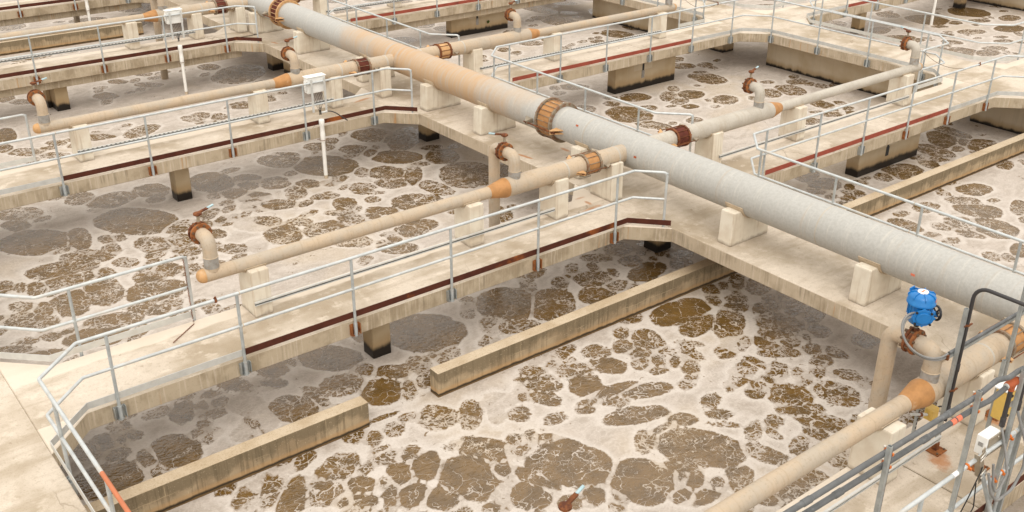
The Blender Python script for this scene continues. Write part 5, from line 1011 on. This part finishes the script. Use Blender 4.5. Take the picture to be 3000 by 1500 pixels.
for x in (9.06, 9.16):
    s = thing('sticker', (x, 4.06, 1.93), 'orange red sticker wrapped on the grey conduit, %s half of the pair' % ('left' if x < 9.1 else 'right'), 'sticker')
    m = MB(); n = 6
    for k in range(n):
        a0 = PI * .45 + PI * .75 * k / n; a1 = PI * .45 + PI * .75 * (k + 1) / n; R0 = .0325
        m.extrude([(x - .04, 4.09 + math.cos(a0) * R0, 1.884 + math.sin(a0) * R0), (x - .04, 4.09 + math.cos(a1) * R0, 1.884 + math.sin(a1) * R0), (x - .04, 4.09 + math.cos(a1) * (R0 + .003), 1.884 + math.sin(a1) * (R0 + .003)), (x - .04, 4.09 + math.cos(a0) * (R0 + .003), 1.884 + math.sin(a0) * (R0 + .003))], (.08, 0, 0))
    m.build('label_film', 'sticker', s)
def oclamp(x, y, z, r, label):
    t = thing('conduit_clamp', (x, y, z), label, 'clamp', 'orange clamps on conduits and rails')
    MB().lathe([(-.016, r + .003), (-.012, r + .009), (.012, r + .009), (.016, r + .003)], (x, y, z), (1, 0, 0), 14).build('band', 'orange_plastic', t)
    MB().obox((x, y - r - .018, z - .01), (.014, 0, 0), (0, .016, 0), (0, 0, .012)).build('ear', 'orange_plastic', t)
    MB().disc((x, y + r + .01, z + .012), (0, 0, 1), .012, .03, 6).build('screw', 'bright', t)
for x, nm in ((7.86, 'left post'), (9.48, 'right post')):
    oclamp(x, 4.09, 2.15 - .02182 * (x - 4), .030, 'orange clamp on the upper conduit at the ' + nm)
    oclamp(x, 4.09, 2.01 - .02455 * (x - 4), .030, 'orange clamp on the lower conduit at the ' + nm)
oclamp(9.55, YZ - OFF, ZT, .026, 'orange clamp on the bottom right top rail, beside the white sleeve')
oclamp(10.44, YZ - OFF, ZT, .026, 'orange clamp on the top rail beside the white transmitter box')
oclamp(10.50, YZ - OFF, ZM, .024, 'orange clamp on the lower rail, at the right edge')
oclamp(10.30, YZ - OFF, ZM, .024, 'dark orange clamp on the lower rail under the cable loop')
s = thing('tape_sleeve', (9.34, YZ - OFF, ZT), 'white tape wrapped round the bottom right top rail', 'tape')
MB().lathe([(-.07, .0275), (.07, .0275)], (9.34, YZ - OFF, ZT), (1, 0, 0), 14).build('wrap', 'white_plate', s)
def tee_fitting(x, y, z, label):
    t = thing('conduit_fitting', (x, y, z), label, 'fitting', 'orange red conduit fittings')
    MB().lathe([(-.115, .034), (-.10, .044), (-.02, .05), (.06, .052), (.10, .04), (.115, .034)], (x, y, z), (1, 0, 0), 16).build('body', 'fitting', t)
    MB().lathe([(0, .044), (.05, .036), (.09, .034)], (x + .02, y, z - .02), (0, 0, -1), 14).build('branch', 'fitting', t)
    for w in (-1, 1): MB().lathe([(0, .034), (.02, .034)], (x + w * .116, y, z), (w, 0, 0), 12).build('collar', 'strut_light', t)
tee_fitting(10.26, 4.09, 1.89, 'orange red conduit fitting above the yellow box')
tee_fitting(10.74, 4.09, 1.985, 'orange red conduit fitting at the right edge of the photo')
conduit('black vertical conduit dropping from the fitting above the white box', [(10.28, 4.09, 1.80), (10.28, 4.09, 1.30)], .026, 'conduit_black', [((10.28, 4.09, 1.36), (0, 0, 1))])
conduit('black vertical conduit at the right edge beside the yellow box', [(10.58, 4.09, 1.95), (10.58, 4.09, 1.40)], .026, 'conduit_black', [((10.58, 4.09, 1.46), (0, 0, 1))])
conduit('grey flexible hose looping from the black conduit down behind the rail', [(10.28, 4.09, 1.30), (10.24, 3.95, 1.0), (10.18, 3.86, .82), (10.02, 3.86, .60), (9.92, 3.88, .78), (9.90, 3.92, 1.05)], .015, 'flex', (), None, .09)
conduit('longer grey flexible hose sagging across the lower rail', [(10.58, 4.09, 1.40), (10.60, 3.9, 1.0), (10.58, 3.86, .72), (10.40, 3.85, .50), (10.05, 3.85, .50), (9.88, 3.87, .70), (9.84, 3.92, .95)], .017, 'flex', (), None, .16)
conduit('black conduit bent over at the top of the rusty based post', [(11.11, PY - .02, .45), (11.11, PY - .02, 2.40), (11.11, 3.7, 2.40)], .024, 'conduit_black', [((11.11, PY - .02, 1.25), (0, 0, 1)), ((11.11, PY - .02, .62), (0, 0, 1))], None, .17)
for z, lab in ((1.86, 'dark red strap holding the black conduit, upper one on the post'), (.92, 'dark red strap holding the black conduit, lower one on the post')):
    t = thing('conduit_strap', (11.10, PY - .02, z), lab, 'strap')
    MB().lathe([(-.014, .030), (-.011, .036), (.011, .036), (.014, .030)], (11.11, PY - .02, z), (0, 0, 1), 12).obox((11.165, PY - .04, z), (.025, 0, 0), (0, .01, 0), (0, 0, .008)).obox((11.06, PY - .02, z), (.02, 0, 0), (0, .012, 0), (0, 0, .01)).build('band', 'rust', t)
# horizontal strut between the two tall posts, with flexible leads to the actuator
t = thing('strut_channel', (11.6, PY, 1.44), 'grey strut arm reaching from the tall right post to the blue actuator leads', 'strut')
m = MB(); m.box(10.93, 13.2, PY + .024, PY + .029, 1.42, 1.462); m.box(10.93, 13.2, PY + .029, PY + .065, 1.457, 1.462); m.box(10.93, 13.2, PY + .029, PY + .065, 1.42, 1.425)
m.build('channel', 'strut', t)
MB().tube([(10.95, PY + .045, 1.485), (13.2, PY + .045, 1.485)], .022, 12).build('carried_conduit', 'conduit', t)
MB().box(10.90, 10.928, PY + .02, PY + .07, 1.405, 1.475).build('end_clip', 'rust', t)

ax_, ay_, az_ = 10.96, YZ + AXO + .305, 1.40
a = thing('valve_actuator', (ax_, ay_, az_ + .3), 'bright blue valve actuator with black handwheel on the bottom right pipe', 'valve actuator')
def P(x, y, z): return (ax_ + x, ay_ + y, az_ + z)
m = MB().lathe([(.30, .095), (.32, .115), (.40, .125), (.425, .105), (.44, .135), (.60, .145), (.62, .155)], P(0, 0, 0), (0, 0, 1), 32)
for k in range(20):
    an = 2 * PI * k / 20
    m.obox(P(.142 * math.cos(an), .142 * math.sin(an), .52), Vector((math.cos(an), math.sin(an), 0)) * .008, Vector((-math.sin(an), math.cos(an), 0)) * .006, (0, 0, .075))
m.build('housing', 'blue', a)
cv = MB().lathe([(.622, .160), (.63, .176), (.66, .176), (.67, .168), (.735, .166), (.775, .14), (.795, .09), (.80, .0005)], P(0, 0, 0), (0, 0, 1), 36)
cover = cv.build('cover', 'blue', a)
m = MB()
for k in range(7):
    an = 2 * PI * k / 7 + .35; d = Vector((math.cos(an), math.sin(an), 0)); s = Vector((-d.y, d.x, 0))
    m.extrude([P(*(d * .07 - s * .006)[:2], .785), P(*(d * .15 - s * .006)[:2], .745), P(*(d * .172 - s * .006)[:2], .72), P(*(d * .172 - s * .006)[:2], .755), P(*(d * .14 - s * .006)[:2], .795), P(*(d * .07 - s * .006)[:2], .81)], s * .012)
m.obox(P(-.02, .14, .80), (.05, 0, 0), (0, .006, 0), (0, 0, .022))
m.build('ribs', 'blue', cover)
MB().lathe([(.0, .066), (.012, .066), (.016, .06)], P(0, 0, .797), (0, 0, 1), 24).build('name_plate', 'white_plate', cover)
MB().box(ax_ - .035, ax_ + .035, ay_ - .012, ay_ + .012, az_ + .8131, az_ + .8145).build('plate_print', 'sticker', cover)
an = -1.15; d = Vector((math.cos(an), math.sin(an), 0)); s = Vector((-d.y, d.x, 0))
MB().obox(P(*(d * .1675)[:2], .703), d * .003, s * .034, (0, 0, .013)).build('warning_sticker', 'sticker', cover)
td = Vector((-.72, -.69, 0)).normalized(); ts = Vector((-td.y, td.x, 0)); tc = Vector(P(0, 0, .50))
tb = MB().lathe([(.08, .095), (.17, .10), (.19, .125), (.215, .13)], tc, td, 28)
tb.obox(tc + td * .20, td * .014, (ts + Vector((0, 0, 1))) * .075, (ts - Vector((0, 0, 1))) * .075)
tbo = tb.build('terminal_box', 'blue', a, 0.004)
MB().lathe([(.2155, .09), (.232, .088), (.235, .08)], tc, td, 28).build('terminal_cover', 'blue', tbo)
m = MB()
for k in range(4):
    q = 2 * PI * k / 4 + PI / 4; c = tc + td * .214 + (ts * math.cos(q) + Vector((0, 0, 1)) * math.sin(q)) * .125
    m.disc(c, td, .016, .022, 8)
m.build('cover_bolts', 'black', tbo)
hd = Vector((.85, -.50, -.10)).normalized(); hc = Vector(P(0, 0, .46)) + hd * .235
MB().lathe([(-.13, .045), (-.05, .05), (-.04, .03), (0, .02)], hc, hd, 14).build('gear_neck', 'blue', a)
_, hu, hv = frame(hd); hv = hd.cross(hu)
m = MB().tube([hc + (hu * math.cos(q) + hv * math.sin(q)) * .10 for q in [2 * PI * k / 28 for k in range(29)]], .017, 10, False)
for k in range(4):
    q = 2 * PI * k / 4 + .4; m.tube([hc, hc + (hu * math.cos(q) + hv * math.sin(q)) * .10], .011, 8)
m.lathe([(-.02, .03), (.02, .03)], hc, hd, 12)
m.build('handwheel', 'black', a)
ld = Vector((.95, -.1, 0)); lc = Vector(P(.08, -.10, .42))
MB().tube([lc, lc + ld * .10, lc + ld * .15 + Vector((0, 0, -.05))], .022, 10).tube([lc + ld * .11 + Vector((0, -.03, 0)), lc + ld * .11 + Vector((0, .03, -.01))], .012, 8).build('declutch_lever', 'blue', a)
MB().lathe([(.24, .035), (.30, .05)], P(0, 0, 0), (0, 0, 1), 14).build('mount_foot', 'black', a)
for k, (o1, lab) in enumerate(((.0, 'outer grey flexible lead from the blue actuator to the strut arm'), (.05, 'inner grey flexible lead from the blue actuator to the strut arm'))):
    t0 = tc + td * .17 + ts * (-.10) + Vector((0, 0, .02 - o1)); t1 = Vector((10.93, PY + .05, 1.485 - .045 * k))
    b1 = t0 + Vector((-.32 + o1, .08, .06)); b2 = t0 + Vector((-.34 + o1, .02, -.42)); b3 = t1 + Vector((-.30, .02, -.12 + .05 * k))
    t = thing('flexible_lead', t0, lab, 'cable', 'flexible leads of the blue actuator')
    L = []
    ctl = [t0, b1, b2, b3, t1]
    for i in range(25):
        u = i / 24; q = [c.copy() for c in ctl]
        while len(q) > 1: q = [q[j].lerp(q[j + 1], u) for j in range(len(q) - 1)]
        L.append(q[0])
    MB().tube(L, .014, 10).build('sheath', 'flex', t)

a.scale = (1.0, 1.0, 0.86)
# white transmitter box on a stainless bracket, clamped to the top rail
t = thing('transmitter_box', (10.14, 4.14, 1.14), 'white transmitter box with grey label on the bottom right rail', 'electrical box')
MB().box(10.0, 10.28, 4.08, 4.21, 1.01, 1.25).build('case', 'box', t, 0.010, 2)
MB().box(9.992, 9.9985, 4.12, 4.175, 1.12, 1.17).build('label_print', 'box_label', t)
MB().box(10.02, 10.44, 4.066, 4.076, 1.0, 1.24).build('back_plate', 'steel', t, 0.002)
m = MB()
for x, z in ((10.06, 1.04), (10.2, 1.21), (10.3, 1.21), (10.38, 1.17)): m.disc((x, 4.066, z), (0, -1, 0), .010, .01, 8)
m.build('screws', 'bright', t)
MB().tube(fillet([(10.05, 4.14, 1.0), (10.02, 4.1, .95), (9.80, 3.98, 1.02), (9.62, 3.97, .75), (9.45, 4.0, .3), (9.3, 4.2, .02)], .1, 4), .007, 6).build('lead', 'cable', t)
MB().disc((10.05, 4.14, .955), (0, 0, 1), .016, .05, 10).build('gland', 'yellow', t)
t = thing('probe_bracket', (9.72, 3.9, 1.0), 'stainless probe bracket clamped below the white transmitter box, holding a slanting pipe', 'bracket')
d = Vector((.13, 0, -.34)).normalized(); s = Vector((d.z, 0, -d.x)); c = Vector((9.80, 4.0, 1.04))
MB().obox(c, d * .19, s * .040, (0, .004, 0)).obox(c + s * .040 + Vector((0, .03, 0)), d * .19, s * .003, (0, .03, 0)).obox(c - s * .075 + d * -.12 + Vector((0, .02, 0)), d * .075, s * .03, (0, .004, 0)).obox(c + d * .25 - s * .03 + Vector((0, .01, 0)), d * .05, s * .08, (0, .004, 0)).build('plates', 'steel', t)
m = MB()
for k in (-.17, -.12, .12, .18): m.tube([c + d * k - s * .06 + Vector((0, -.015, 0)), c + d * k + s * .05 + Vector((0, -.018, 0))], .009, 8)
m.build('u_bolts', 'bright', t)
MB().tube([c + d * .15 + Vector((0, -.005, 0)), c + d * 2.3 + Vector((0, -.35, 0))], .026, 12).build('pipe', 'post', t)
conduit('thin black lead trailing from the probe bracket down to the floor', [(9.60, 3.93, .93), (9.62, 3.9, .6), (9.42, 3.95, .15), (9.30, 4.05, .0 + .012), (9.1, 4.2, .012), (9.2, 4.5, .012), (9.45, 4.62, .012)], .007, 'cable', (), None, .12)

# yellow boxes
t = thing('yellow_box', (11.12, 4.45, 1.05), 'larger yellow control box with black toggles at the right edge', 'electrical box')
MB().box(11.02, 11.26, 4.40, 4.55, .86, 1.28).build('case', 'yellow', t, 0.012)
MB().box(11.02, 11.26, 4.392, 4.3985, .90, 1.24).build('door', 'yellow', t, 0.003)
MB().disc((11.14, 4.391, 1.08), (0, -1, 0), .045, .008, 20).build('dial', 'box_label', t)
m = MB()
for z in (.93, 1.21): m.box(11.03, 11.12, 4.375, 4.391, z - .012, z + .012)
m.build('latch', 'black', t)
MB().box(11.0, 11.28, 4.38, 4.57, 1.282, 1.30).build('lid', 'white_plate', t)
strut_post(11.14, 4.59, .02, 1.6, 'short grey channel post behind the larger yellow box', True, .018)
t = thing('junction_box', (11.22, 5.36, .42), 'small yellow junction box beside the white block under the orange reducer', 'electrical box')
MB().box(11.14, 11.30, 5.30, 5.42, .30, .47).build('case', 'yellow', t, 0.012)
MB().tube([(11.13, 5.37, .39), (10.86, 5.44, .47)], .020, 10).build('pipe_stub', 'strut_light', t)
MB().lathe([(-.02, .03), (.02, .03)], (11.02, 5.40, .42), (-.27, .07, .08), 10).build('union', 'rust', t)
MB().tube(fillet([(11.30, 5.36, .42), (11.42, 5.33, .44), (11.46, 5.28, .2)], .08, 5), .011, 8).build('lead', 'conduit_black', t)
t = thing('slotted_post', (11.02, 5.43, 0), 'short slotted post holding the small yellow junction box pipe', 'post')
MB().box(11.0, 11.035, 5.425, 5.46, .004, .56).build('channel', 'strut', t)
m = MB()
for k in range(8): m.box(11.006, 11.029, 5.4225, 5.4245, .05 + .065 * k, .09 + .065 * k)
m.build('slots', 'slot', t)
